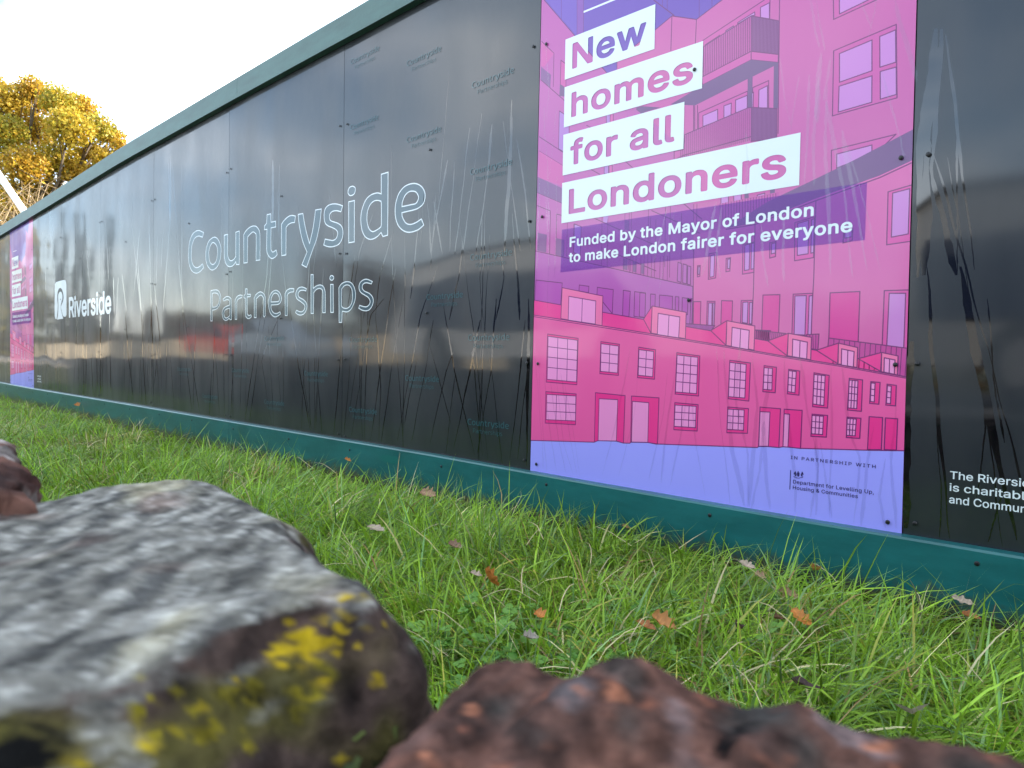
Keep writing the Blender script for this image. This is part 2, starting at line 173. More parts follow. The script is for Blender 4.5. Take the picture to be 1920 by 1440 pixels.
# letter outlines: advance, then closed loops of x,y in thousandths of the type size
GLYPHS = r'''{"&":[448,[[186,-16,173,-15,158,-13,146,-10,131,-6,117,-1,104,5,83,18,71,28,62,37,54,47,47,56,43,64,36,78,29,99,27,112,25,126,26,146,27,155,30,171,34,181,39,193,51,211,66,228,79,241,122,277,121,279,98,309,86,327,77,345,71,363,67,385,66,404,68,418,70,428,75,444,78,453,85,465,92,475,99,483,109,492,118,499,129,507,139,511,152,516,163,518,178,521,192,522,217,521,230,520,248,516,258,512,270,507,283,499,291,492,300,484,307,476,322,454,326,443,329,434,331,423,333,410,332,392,328,372,324,360,316,344,309,333,303,325,276,298,262,286,234,266,233,264,233,263,325,151,327,152,329,159,336,180,339,200,340,223,341,227,343,230,346,232,351,233,406,233,411,232,415,229,416,227,417,222,416,196,413,175,409,153,404,137,396,118,388,102,379,87,383,81,445,6,446,2,446,-3,444,-6,442,-7,436,-9,367,-9,362,-8,359,-7,356,-4,329,28,327,29,308,15,293,7,278,0,263,-5,244,-10,221,-14,204,-16],[185,55,170,57,152,63,146,65,138,71,126,81,117,91,112,101,108,114,106,127,106,136,107,145,111,158,116,167,122,175,134,189,149,202,170,217,172,216,184,202,277,90,279,88,278,86,271,81,256,72,237,63,225,59,213,57,199,55],[184,323,177,332,169,342,159,357,152,369,148,380,147,389,146,403,147,412,150,422,156,431,162,438,170,444,179,448,189,451,198,452,214,451,223,449,232,444,238,440,246,430,250,421,252,414,253,402,252,393,247,379,243,372,235,363,229,357,217,347,187,324]]],",":[188,[[38,-128,34,-127,32,-125,30,-122,29,-118,58,66,60,75,64,78,70,80,136,80,141,79,144,76,145,73,145,68,92,-122,88,-126,83,-128]]],"A":[480,[[16,-9,11,-7,8,-3,7,1,9,7,192,511,195,515,198,517,203,518,274,518,279,517,283,514,369,282,470,7,472,0,471,-4,469,-6,466,-8,461,-9,398,-9,392,-8,389,-6,386,-2,339,131,337,133,144,133,141,133,140,131,94,-2,92,-5,88,-8,83,-9],[169,208,168,209,168,210,199,299,238,421,239,422,240,420,256,369,281,293,309,213,310,209,307,208]]],"C":[510,[[256,-16,234,-14,204,-8,187,-3,172,3,151,14,137,23,126,31,113,42,101,54,86,72,71,95,56,123,47,149,39,176,35,198,33,213,31,242,31,266,32,284,36,317,40,335,44,350,49,367,56,385,66,404,74,418,84,433,93,445,105,458,116,469,139,487,151,495,164,502,181,509,194,514,212,519,228,522,250,524,276,525,302,522,327,517,352,509,371,501,392,490,411,475,418,469,436,451,447,436,460,415,469,394,475,376,481,350,481,347,480,344,477,340,471,339,410,339,404,341,402,342,400,345,394,365,386,383,378,395,372,403,360,414,340,429,323,437,304,443,295,445,283,446,260,447,240,445,225,441,206,434,193,427,177,416,161,402,148,386,138,369,130,354,122,330,117,308,114,291,112,265,112,244,114,222,116,206,118,193,123,174,130,155,135,145,144,129,158,110,168,100,183,88,194,80,205,75,220,69,232,66,247,63,260,62,275,62,288,63,301,65,314,69,330,75,343,82,360,95,371,105,378,113,385,125,394,145,400,163,402,166,404,167,410,169,471,169,477,167,479,166,481,163,482,158,476,134,468,110,460,94,452,80,438,60,431,53,420,41,410,33,395,21,377,11,359,2,336,-6,319,-10,295,-14,276,-16]]],"D":[502,[[60,-9,56,-8,54,-6,52,-3,51,2,51,506,52,511,53,514,57,517,62,518,235,518,258,516,283,513,304,508,319,503,332,498,347,491,365,481,375,474,390,463,398,455,413,439,427,420,436,404,449,378,457,354,463,330,468,304,470,277,471,243,469,219,465,190,460,166,453,143,442,118,429,94,418,78,405,63,394,51,382,41,364,29,350,20,331,11,309,4,293,-1,266,-6,231,-9],[135,66,134,67,134,70,134,439,134,442,137,443,230,443,250,441,267,439,281,435,291,432,309,424,327,412,344,398,353,387,361,375,368,364,375,346,380,333,384,317,387,297,389,276,390,259,389,234,387,213,384,193,380,177,374,160,368,146,360,133,352,122,345,114,336,105,326,97,314,89,301,82,281,75,263,70,234,67,224,66]]],"E":[419,[[60,-9,56,-8,54,-6,52,-3,51,2,51,506,52,511,53,514,57,517,63,518,372,518,375,517,378,515,380,512,381,508,381,455,380,450,379,447,377,445,374,444,370,443,138,443,135,443,134,440,134,299,134,296,135,295,353,295,358,294,361,292,363,289,364,284,364,231,362,224,360,222,358,221,352,220,138,220,135,220,134,217,134,68,135,66,137,66,372,66,377,65,382,62,383,60,384,56,384,3,383,-2,382,-5,380,-7,377,-8,373,-9]]],"H":[517,[[60,-9,56,-8,54,-6,52,-3,51,2,51,506,52,511,53,514,57,517,62,518,123,518,129,516,131,515,133,512,134,506,134,301,135,298,138,298,379,298,382,298,383,301,383,506,384,512,386,515,388,516,394,518,455,518,461,517,464,514,465,511,466,506,466,4,465,-2,464,-5,460,-8,455,-9,394,-9,388,-7,386,-6,384,-3,383,3,383,220,382,223,379,223,137,223,135,223,134,220,134,3,133,-3,132,-5,130,-7,124,-9]]],"I":[300,[[31,-9,28,-8,25,-6,23,-3,22,1,22,55,23,60,25,63,28,65,33,66,106,66,108,66,109,68,109,440,109,442,107,443,33,443,28,444,25,446,23,449,22,454,22,507,23,513,25,515,27,517,33,518,268,518,272,517,275,515,277,512,278,508,278,454,277,449,275,446,272,444,267,443,195,443,193,443,192,441,192,69,192,67,194,66,267,66,272,65,275,63,277,60,278,55,278,2,277,-4,275,-6,273,-8,267,-9]]],"L":[393,[[60,-9,56,-8,54,-6,52,-3,51,2,51,506,52,511,53,514,56,516,63,518,124,518,130,516,133,512,134,506,134,291,134,70,134,67,137,66,358,66,363,65,368,62,369,60,370,56,370,3,369,-2,368,-5,366,-7,363,-8,359,-9]]],"N":[523,[[60,-9,56,-8,54,-6,52,-3,51,2,51,506,52,511,53,514,57,517,62,518,133,518,139,517,143,514,354,182,371,155,388,125,390,122,391,128,390,146,390,509,391,512,393,515,396,517,400,518,461,518,467,516,471,513,472,506,472,3,471,-2,470,-5,466,-8,461,-9,390,-9,384,-8,380,-5,193,287,168,329,134,388,131,391,131,380,134,309,134,0,133,-3,131,-6,128,-8,124,-9]]],"P":[445,[[60,-9,56,-8,54,-6,52,-3,51,2,51,506,52,511,53,514,57,517,63,518,244,518,270,516,298,510,322,502,346,489,357,482,365,475,375,466,384,455,393,442,398,433,404,421,410,402,413,389,416,373,418,355,418,341,417,327,415,313,411,295,405,279,399,263,393,253,385,241,376,231,368,222,357,213,346,205,330,196,317,190,305,186,280,181,254,178,135,177,134,174,134,3,133,-3,130,-7,124,-9],[135,251,134,252,134,255,134,440,135,443,137,443,240,443,259,441,273,439,288,433,298,428,309,419,316,411,322,403,327,395,330,385,333,375,334,363,335,342,333,322,329,307,321,291,316,284,309,276,297,267,285,260,271,255,258,253,240,251]]],"R":[449,[[60,-9,56,-8,53,-5,52,-2,51,3,51,506,52,512,55,516,58,517,64,518,245,518,271,516,298,511,323,503,342,494,362,481,368,476,377,467,385,458,391,449,401,432,406,419,411,406,415,388,417,374,418,360,418,344,416,326,413,308,410,295,403,277,395,262,388,251,381,242,369,230,362,225,348,215,328,205,327,203,435,5,436,2,436,-2,435,-5,433,-7,430,-8,426,-9,356,-9,350,-8,347,-6,343,0,241,189,238,189,137,189,135,189,134,186,134,3,133,-3,130,-7,124,-9],[135,264,134,265,134,268,134,440,135,443,137,443,241,443,260,441,276,438,289,434,298,429,311,420,316,415,322,408,328,396,333,379,336,358,336,346,335,334,333,325,330,315,327,305,324,300,318,293,312,287,301,279,289,273,275,268,261,266,242,264]]],"S":[447,[[212,-18,192,-16,174,-14,156,-10,139,-5,121,2,109,8,96,16,83,26,70,39,63,47,53,60,44,77,40,86,35,101,32,116,29,136,30,140,32,143,35,145,39,146,102,146,107,145,110,143,112,140,116,119,119,111,123,103,131,93,138,85,151,76,167,68,187,62,208,59,231,58,245,59,264,62,282,68,291,72,301,78,312,87,318,92,325,101,332,113,335,124,337,134,337,144,335,153,332,162,328,170,321,177,314,183,299,193,291,197,278,202,256,210,181,231,162,237,139,245,116,257,99,268,87,276,82,281,69,294,60,307,55,316,50,329,47,338,44,359,43,378,45,394,48,409,53,425,60,441,68,454,81,469,92,479,105,489,124,501,139,508,158,515,177,520,202,524,219,525,236,525,260,523,280,519,299,514,315,508,330,501,345,492,356,484,369,472,380,459,390,446,397,432,403,417,407,400,410,380,409,374,405,371,399,369,339,369,334,370,331,372,329,375,325,393,319,407,311,417,306,423,297,430,278,440,268,444,257,447,248,448,232,450,210,449,192,447,184,444,171,440,165,437,155,431,142,420,136,413,131,405,127,396,125,389,124,380,124,371,125,361,129,352,135,342,147,332,158,324,170,317,196,308,213,302,236,296,280,284,315,272,337,262,365,245,376,235,387,223,397,211,405,197,411,182,415,166,417,147,417,133,415,117,411,98,406,83,401,71,390,53,382,44,371,32,359,22,343,11,326,3,312,-3,295,-9,273,-14,250,-17,234,-18]]],"T":[449,[[193,-9,189,-8,187,-6,185,-3,184,2,184,442,183,443,181,443,35,443,29,444,25,447,23,453,23,508,24,512,26,515,29,517,34,518,256,518,414,518,420,517,424,514,426,508,426,453,425,449,423,446,420,444,416,443,269,443,267,443,266,442,266,1,265,-3,263,-6,260,-8,256,-9]]],"U":[517,[[248,-17,234,-16,214,-13,199,-10,184,-6,168,-1,154,5,134,16,121,26,111,34,98,47,92,54,82,68,73,83,63,104,58,121,54,137,52,151,51,165,51,506,52,511,55,516,57,517,61,518,121,518,126,517,129,516,131,514,132,511,133,506,133,172,134,160,136,148,140,136,144,126,153,111,163,98,174,87,191,76,208,69,226,64,251,61,269,61,292,64,310,68,328,76,344,87,355,98,366,112,374,128,380,146,383,160,384,173,384,507,386,513,387,515,390,517,396,518,456,518,460,517,463,515,465,512,466,509,466,165,463,140,459,120,454,105,448,89,441,76,433,65,422,50,410,38,398,27,382,16,360,3,345,-2,324,-9,306,-13,284,-16,268,-17]]],"W":[686,[[155,-9,152,-8,149,-6,146,-1,9,500,7,507,8,511,10,515,13,517,18,518,80,518,87,516,90,512,176,183,191,116,192,111,193,110,194,112,207,166,298,512,302,516,308,518,378,518,382,517,385,516,388,513,389,510,435,332,470,201,491,113,492,110,492,110,493,110,497,129,594,510,596,514,600,517,605,518,669,518,673,517,676,515,678,512,679,508,539,0,536,-6,533,-8,528,-9,457,-9,451,-7,447,-3,357,329,344,381,343,385,342,383,326,320,313,272,238,-3,234,-7,228,-9]]],"a":[389,[[152,-18,137,-16,118,-13,106,-9,91,-3,75,5,66,12,53,24,46,33,36,48,31,58,26,71,22,90,21,102,22,121,24,137,28,150,33,161,36,167,43,176,52,185,59,191,69,198,83,206,93,210,116,218,143,224,172,228,241,237,252,239,261,243,265,246,267,253,266,269,263,283,258,294,252,303,244,309,234,315,225,318,213,321,202,322,182,321,171,320,160,317,147,311,138,306,130,300,123,293,115,282,106,268,103,266,98,265,42,281,38,283,35,285,33,288,33,293,35,300,41,313,46,321,55,334,69,349,86,362,95,368,106,374,129,383,144,387,157,390,177,392,203,393,225,391,251,385,272,378,287,370,296,364,305,357,316,346,328,328,333,318,337,309,340,300,343,284,346,259,346,3,344,-4,341,-8,335,-9,279,-9,274,-8,270,-5,268,0,268,25,268,27,267,27,254,14,245,7,233,0,218,-7,203,-12,187,-16,167,-18],[163,54,148,56,131,61,119,68,113,73,110,77,106,82,104,88,101,100,102,114,105,125,109,132,116,139,123,144,137,150,151,154,165,157,216,164,249,171,265,174,267,174,267,135,266,129,264,117,259,104,252,93,246,85,233,73,220,65,205,59,192,56,177,54]]],"b":[424,[[220,-17,205,-15,190,-12,179,-9,168,-4,153,5,144,13,136,20,123,35,122,36,121,34,121,1,119,-4,116,-8,110,-9,54,-9,50,-8,48,-7,46,-5,45,-2,44,4,44,509,45,512,47,515,50,517,54,518,112,518,117,517,120,515,122,512,123,507,123,415,123,348,124,345,125,345,138,360,152,372,171,383,188,389,211,392,236,393,262,390,276,387,290,382,308,374,324,364,341,349,356,333,367,317,378,297,386,275,392,255,396,230,399,199,399,179,397,152,392,123,385,98,378,80,366,59,356,44,341,28,324,13,304,0,287,-7,267,-13,244,-16],[213,56,203,57,190,60,182,64,171,70,162,77,153,85,147,93,141,102,138,108,133,120,129,132,126,146,123,164,122,179,123,208,126,235,133,258,137,269,142,277,146,284,153,292,161,300,170,307,177,311,187,316,197,319,207,320,215,321,228,321,237,320,247,318,257,314,265,310,271,306,281,298,287,292,295,282,301,273,306,261,311,248,315,234,318,207,319,180,316,153,315,144,310,128,302,107,296,97,288,86,279,78,270,70,262,65,254,62,246,59,237,57,226,56]]],"c":[396,[[197,-17,175,-14,152,-9,132,-2,113,8,98,19,81,35,65,53,52,74,42,95,35,113,29,141,26,161,25,182,25,197,26,214,30,240,33,254,36,266,45,289,52,303,61,318,77,337,89,349,99,358,118,371,126,375,142,382,156,386,169,389,185,392,200,393,225,392,251,388,270,383,291,374,306,366,323,353,337,340,350,324,357,312,363,301,367,291,371,278,370,274,368,271,363,268,304,253,300,254,297,256,295,259,292,267,285,280,276,293,265,303,254,311,242,316,227,319,213,321,195,320,178,317,166,313,155,306,146,299,135,288,125,274,119,261,114,247,109,231,108,222,105,195,105,178,106,165,108,150,111,137,116,122,121,110,131,94,138,85,146,77,154,70,163,65,172,61,180,58,190,56,202,55,213,55,227,57,238,60,251,64,264,72,269,76,277,84,284,93,288,100,296,121,299,124,302,125,308,125,364,111,369,108,371,105,372,102,371,99,364,79,359,69,351,55,337,37,325,25,312,14,299,6,285,-1,274,-6,261,-10,248,-13,230,-16,216,-17]]],"d":[424,[[186,-17,165,-14,144,-9,123,-1,108,7,93,18,76,35,64,50,54,66,44,86,36,110,30,133,26,162,25,184,25,199,26,216,29,239,35,263,41,283,51,304,64,326,77,342,91,356,107,368,122,377,134,382,145,386,165,390,189,393,213,392,222,391,237,388,253,383,263,378,272,372,284,362,300,345,301,344,302,347,302,433,302,507,303,512,305,515,308,517,313,518,371,518,375,517,378,515,380,512,381,509,381,4,380,-2,377,-7,375,-8,371,-9,315,-9,309,-8,306,-4,304,1,304,34,303,37,301,35,293,24,281,13,266,2,249,-7,237,-12,223,-15,203,-17],[197,56,188,57,178,59,168,63,160,67,154,71,143,79,136,87,129,96,125,103,119,115,114,128,110,143,107,157,106,171,105,198,108,225,109,234,114,250,121,269,129,282,136,290,145,299,154,306,168,314,178,318,188,320,199,321,211,321,222,320,231,318,241,314,250,310,258,305,268,296,275,289,282,279,288,269,292,258,298,237,301,223,302,208,303,179,302,165,300,149,296,134,294,126,288,111,284,103,278,93,270,84,264,77,254,70,247,66,237,61,221,57,210,56]]],"e":[404,[[202,-17,176,-14,160,-11,144,-6,129,-1,121,4,104,14,87,28,77,38,67,50,54,70,41,96,33,120,29,139,27,151,25,177,25,197,26,213,31,244,35,261,39,275,44,288,50,301,63,321,76,337,89,351,98,358,122,373,131,378,143,383,155,386,172,390,197,393,214,393,226,392,241,390,256,386,269,382,281,378,299,367,310,360,320,352,329,343,338,334,352,314,362,293,366,284,371,266,377,240,379,221,380,205,380,171,378,164,376,162,373,161,368,160,109,160,106,159,106,156,108,142,112,125,118,110,125,98,136,85,141,80,152,71,164,64,173,61,182,58,198,56,220,55,237,57,245,59,257,64,268,70,277,77,288,90,293,98,299,110,301,112,304,113,307,114,314,112,366,100,370,98,372,95,373,92,373,89,369,76,364,64,353,47,345,37,337,28,326,19,312,9,301,3,286,-4,274,-8,261,-12,244,-15,230,-16],[108,230,107,232,107,236,112,253,118,268,126,281,135,292,145,301,157,309,169,315,183,319,199,321,211,321,229,319,241,315,253,310,263,303,271,295,281,282,290,264,297,243,299,232,298,230]]],"f":[254,[[81,-9,77,-8,75,-6,73,-3,72,2,72,316,71,318,69,318,8,318,3,319,0,321,-2,324,-3,329,-3,377,-2,382,-1,384,1,386,7,388,69,388,72,389,73,444,75,460,79,473,84,484,89,491,95,499,107,511,123,523,134,528,151,534,167,537,181,539,197,539,214,537,232,534,242,531,248,528,251,524,251,518,240,479,235,465,233,462,230,460,226,459,215,463,200,465,184,464,176,463,168,460,162,455,157,448,154,440,152,434,151,424,151,389,154,388,226,388,231,387,233,386,236,382,237,377,237,328,236,324,234,321,231,319,227,318,154,318,151,317,151,3,150,-2,149,-5,147,-7,145,-8,141,-9]]],"g":[425,[[196,-160,182,-159,166,-157,144,-152,130,-148,120,-144,107,-138,96,-132,85,-124,75,-116,67,-108,58,-97,50,-85,44,-74,42,-70,43,-65,45,-63,49,-60,75,-45,96,-34,101,-32,105,-33,108,-36,123,-54,136,-67,149,-75,158,-80,167,-83,175,-85,186,-87,199,-88,215,-88,238,-85,250,-82,257,-79,272,-71,281,-64,289,-55,294,-47,296,-41,300,-28,302,-13,302,43,301,44,300,43,295,37,287,29,276,20,266,13,251,5,240,2,233,0,222,-2,205,-4,187,-4,174,-3,156,0,143,4,134,7,119,13,102,23,89,33,78,42,68,53,54,74,47,86,42,98,36,115,33,125,27,155,25,182,25,201,26,217,28,234,32,254,39,277,47,296,59,318,73,338,83,349,90,355,105,367,122,376,138,383,150,387,166,390,189,393,214,392,236,389,251,384,263,378,273,371,287,360,302,344,303,343,304,345,304,378,306,383,309,387,315,388,370,388,376,386,378,385,380,382,381,376,381,-17,378,-41,376,-51,373,-64,369,-75,364,-84,357,-96,349,-105,339,-116,331,-123,323,-129,311,-136,301,-142,290,-146,277,-150,261,-154,244,-157,226,-159],[197,68,188,69,177,71,167,75,157,79,147,86,139,93,128,105,123,115,118,125,114,135,109,149,107,161,106,175,105,202,106,216,108,230,114,251,121,268,126,277,131,285,138,293,150,305,159,311,168,315,179,318,188,320,199,321,211,321,222,320,231,318,238,316,249,311,256,307,266,299,273,292,280,283,285,274,291,262,298,239,301,225,302,211,303,183,300,156,298,145,295,133,287,114,281,104,274,95,268,90,258,82,247,76,239,73,230,70,218,69]]],"h":[410,[[53,-9,49,-8,46,-5,45,-2,44,3,44,506,45,512,48,516,50,517,55,518,112,518,118,516,122,513,123,506,123,352,124,348,125,349,141,365,148,370,159,377,176,384,185,387,198,390,220,393,235,393,247,392,270,388,284,384,294,380,309,371,324,359,336,345,348,326,356,307,361,288,365,265,366,243,366,2,365,-3,362,-7,360,-8,355,-9,298,-9,292,-7,288,-4,287,3,287,241,286,254,283,266,278,281,273,290,264,300,255,308,242,315,231,318,216,320,205,320,190,318,178,315,165,309,156,303,144,293,137,283,131,272,127,259,124,246,123,234,123,3,122,-4,118,-7,113,-9]]],"i":[167,[[53,-9,49,-8,47,-6,45,-3,44,2,44,378,45,382,47,385,50,387,54,388,114,388,118,387,120,385,122,382,123,377,123,1,122,-3,120,-6,117,-8,113,-9],[79,434,69,436,60,440,52,445,42,454,37,462,35,468,32,479,32,486,34,497,37,505,44,515,52,522,60,527,68,531,80,533,88,533,99,531,108,527,116,522,124,514,130,505,133,497,135,487,135,480,133,469,129,460,123,452,116,445,108,440,99,436,87,434]]],"l":[189,[[131,-11,120,-10,108,-8,91,-2,78,5,73,9,66,16,57,29,51,42,46,59,44,78,44,508,45,512,47,515,50,517,54,518,105,518,113,518,118,516,122,513,123,507,123,92,125,76,126,70,128,66,131,64,135,62,142,61,154,61,169,63,173,62,176,60,179,55,190,4,189,0,187,-3,184,-5,178,-7,159,-10,151,-11]]],"m":[610,[[53,-9,49,-8,47,-6,45,-3,44,2,44,376,45,381,46,384,49,387,54,388,110,388,116,386,119,383,121,378,121,351,122,348,123,349,134,361,147,371,162,381,179,388,197,393,213,395,232,394,247,392,255,390,267,385,277,380,288,372,302,358,310,347,317,335,319,334,331,349,341,360,348,366,360,374,368,378,380,384,395,389,409,392,423,394,443,395,455,394,469,391,485,387,497,382,508,376,519,368,525,363,536,351,549,332,554,322,558,310,562,293,564,281,566,262,566,1,565,-3,563,-6,560,-8,556,-9,498,-9,494,-8,491,-7,488,-3,487,2,487,58,487,259,485,273,482,284,477,296,469,304,459,311,450,316,440,319,424,321,406,320,392,318,383,315,375,310,365,302,361,297,356,290,351,283,347,272,345,262,344,251,344,3,343,-3,341,-6,339,-7,333,-9,276,-9,271,-8,268,-6,266,-3,265,2,265,264,263,277,259,289,252,299,245,306,236,312,225,317,215,320,204,321,188,320,177,318,167,315,156,309,148,302,140,294,132,282,129,274,125,262,123,243,123,3,122,-3,119,-7,113,-9]]],"n":[410,[[53,-9,49,-8,46,-5,45,-2,44,3,44,377,46,383,47,385,50,387,55,388,109,388,116,386,119,383,121,378,121,348,122,346,123,347,137,361,144,367,155,374,165,380,176,384,191,389,205,391,220,393,235,393,252,391,266,389,278,385,290,381,299,377,311,369,321,361,330,352,337,343,348,326,356,307,362,283,365,265,366,249,366,116,366,2,364,-5,361,-8,355,-9,298,-9,293,-8,290,-6,288,-3,287,3,287,241,285,260,282,272,278,281,275,287,265,300,255,308,242,315,231,318,223,319,205,320,190,318,176,314,165,309,157,304,150,298,144,292,137,284,133,276,128,264,125,253,123,233,123,3,122,-3,119,-7,113,-9]]],"o":[415,[[197,-17,181,-15,162,-12,141,-6,126,1,112,9,98,19,86,29,73,44,58,64,49,80,42,95,36,112,31,129,27,152,25,177,25,197,27,219,30,239,33,254,39,274,45,289,55,307,65,323,77,338,93,353,107,364,125,375,140,381,156,386,178,391,199,393,217,393,240,390,258,387,276,381,290,375,303,368,317,358,328,348,344,331,356,315,362,304,373,281,380,263,385,242,388,219,390,197,390,177,389,161,386,141,382,121,376,102,370,87,361,69,350,52,338,38,324,24,307,11,290,1,277,-5,259,-10,240,-14,215,-17],[200,55,190,56,178,59,166,63,159,67,145,78,137,86,128,98,121,109,118,117,114,127,110,140,107,156,106,170,105,196,106,210,109,228,115,252,121,266,125,273,130,281,138,291,146,299,154,306,163,311,172,315,179,317,190,320,201,321,215,321,230,319,238,317,249,313,256,309,272,297,278,291,286,280,291,271,297,260,301,248,305,235,307,222,309,205,310,178,309,165,307,150,304,137,300,123,295,112,289,101,277,85,271,79,260,70,252,65,243,61,232,58,224,56,213,55]]],"p":[424,[[53,-152,49,-151,47,-149,45,-146,44,-141,44,376,46,383,49,387,55,388,110,388,116,386,119,383,121,378,121,344,122,342,123,343,135,357,146,367,166,380,177,385,189,389,211,392,236,393,253,391,270,388,280,386,291,382,307,375,319,368,330,359,341,349,346,344,356,332,366,318,374,304,380,293,386,274,392,255,396,233,398,216,399,199,399,179,397,157,395,138,391,121,385,98,378,80,371,67,361,51,348,35,334,21,320,10,304,0,292,-5,277,-10,253,-15,236,-17,214,-16,194,-13,179,-9,163,-1,147,10,136,20,125,33,124,34,123,30,123,-140,122,-146,119,-150,113,-152],[213,56,203,57,190,60,182,64,171,70,162,77,153,85,147,93,141,102,138,108,133,120,129,132,126,146,123,164,122,179,123,208,126,235,133,258,137,269,142,277,146,284,153,292,161,300,170,307,177,311,187,316,197,319,207,320,215,321,228,321,237,320,247,318,257,314,265,310,271,306,281,298,287,292,295,282,301,273,306,261,311,248,315,234,318,207,319,180,316,153,315,144,310,128,302,107,296,97,288,86,279,78,270,70,262,65,254,62,246,59,237,57,226,56]]],"r":[259,[[53,-9,49,-8,47,-6,45,-3,44,2,44,376,45,382,47,385,49,386,55,388,110,388,115,387,119,384,120,380,121,354,121,352,122,352,131,361,140,369,149,375,162,383,170,386,185,391,196,393,210,394,242,393,247,391,250,388,252,381,252,324,251,319,248,315,244,313,219,316,202,317,188,315,176,312,163,307,150,298,143,291,134,280,131,275,127,264,125,256,123,243,123,3,122,-2,119,-7,117,-8,113,-9]]],"s":[365,[[172,-17,159,-16,144,-14,116,-7,106,-4,94,2,74,15,67,20,56,32,48,41,43,50,38,59,33,70,30,82,27,94,28,97,29,99,34,103,91,115,96,115,100,113,102,111,107,96,113,84,120,75,126,70,136,63,148,59,157,56,175,54,188,54,200,55,210,57,222,60,233,66,239,70,248,78,254,86,257,91,258,96,259,105,258,111,256,117,253,123,250,127,244,132,234,138,221,143,131,166,112,172,95,180,75,193,61,207,54,217,48,226,45,233,41,246,39,262,38,276,39,286,41,301,45,314,51,326,58,337,64,344,75,355,85,364,100,373,116,380,132,386,149,390,164,392,183,393,196,393,210,392,224,390,239,386,250,383,264,377,281,367,291,360,300,351,307,343,317,328,324,316,329,304,332,292,332,286,329,283,325,281,276,270,269,268,266,269,263,270,260,273,253,288,247,298,238,308,232,313,221,319,208,322,193,324,175,323,161,321,148,316,136,310,128,303,123,295,120,290,119,285,118,273,119,266,122,260,125,255,129,250,136,245,147,240,164,234,242,215,258,210,280,201,291,194,299,189,305,184,317,172,325,162,330,152,335,140,338,126,340,113,340,102,339,90,336,77,333,66,327,54,320,43,309,29,300,21,292,14,276,4,264,-2,241,-9,223,-13,205,-16,190,-17]]],"t":[227,[[159,-13,145,-11,129,-8,114,-3,102,3,90,11,79,22,71,33,66,43,62,54,59,63,58,71,56,86,56,317,55,318,53,318,9,318,4,319,1,320,-1,322,-2,324,-3,329,-3,377,-2,382,0,385,3,387,7,388,53,388,55,388,56,389,56,469,57,474,59,477,62,479,67,480,124,480,131,478,133,476,134,473,135,469,135,391,135,389,138,388,203,388,207,387,210,385,212,382,213,377,213,329,212,324,209,320,207,319,202,318,138,318,136,318,135,316,135,93,137,79,139,74,143,67,147,64,155,61,165,59,177,59,201,63,205,62,208,60,211,55,222,3,221,-2,218,-5,213,-7,204,-10,193,-12,181,-13]]],"u":[410,[[173,-14,152,-11,134,-7,116,0,97,12,89,18,82,25,73,36,63,52,58,60,53,73,50,86,47,99,45,114,44,130,44,376,45,382,47,385,50,387,55,388,112,388,119,386,121,384,122,381,123,376,123,137,124,124,127,111,130,101,136,90,147,78,155,71,162,67,168,64,178,61,194,59,212,60,227,63,236,66,245,70,252,74,259,80,262,83,269,91,279,108,282,117,284,125,286,139,287,147,287,377,288,382,290,385,293,387,298,388,356,388,360,387,363,385,365,382,366,379,366,3,365,-2,362,-7,360,-8,356,-9,300,-9,294,-8,291,-4,289,1,289,31,288,34,287,33,273,19,263,11,250,2,238,-3,222,-9,205,-12,189,-14]]],"v":[389,[[163,-9,160,-8,157,-6,155,-4,154,-1,11,369,9,377,9,382,11,385,13,386,19,388,82,388,88,387,91,384,179,142,187,118,194,95,195,94,196,95,202,117,216,158,297,383,301,387,307,388,370,388,375,387,378,384,379,380,379,375,295,154,234,-4,230,-7,225,-9]]],"y":[389,[[82,-154,64,-152,50,-149,43,-146,41,-145,39,-142,38,-139,39,-136,53,-83,57,-79,62,-77,88,-81,102,-80,111,-77,120,-71,128,-62,137,-47,143,-31,153,-1,11,369,9,377,9,382,11,385,13,386,20,388,82,388,88,387,92,383,180,139,192,101,194,96,195,96,196,97,216,158,297,383,301,387,307,388,369,388,374,387,376,386,378,383,380,380,378,373,367,343,209,-70,198,-92,184,-113,171,-126,157,-136,143,-144,126,-150,105,-153]]],"_sp":[188,[]]}'''
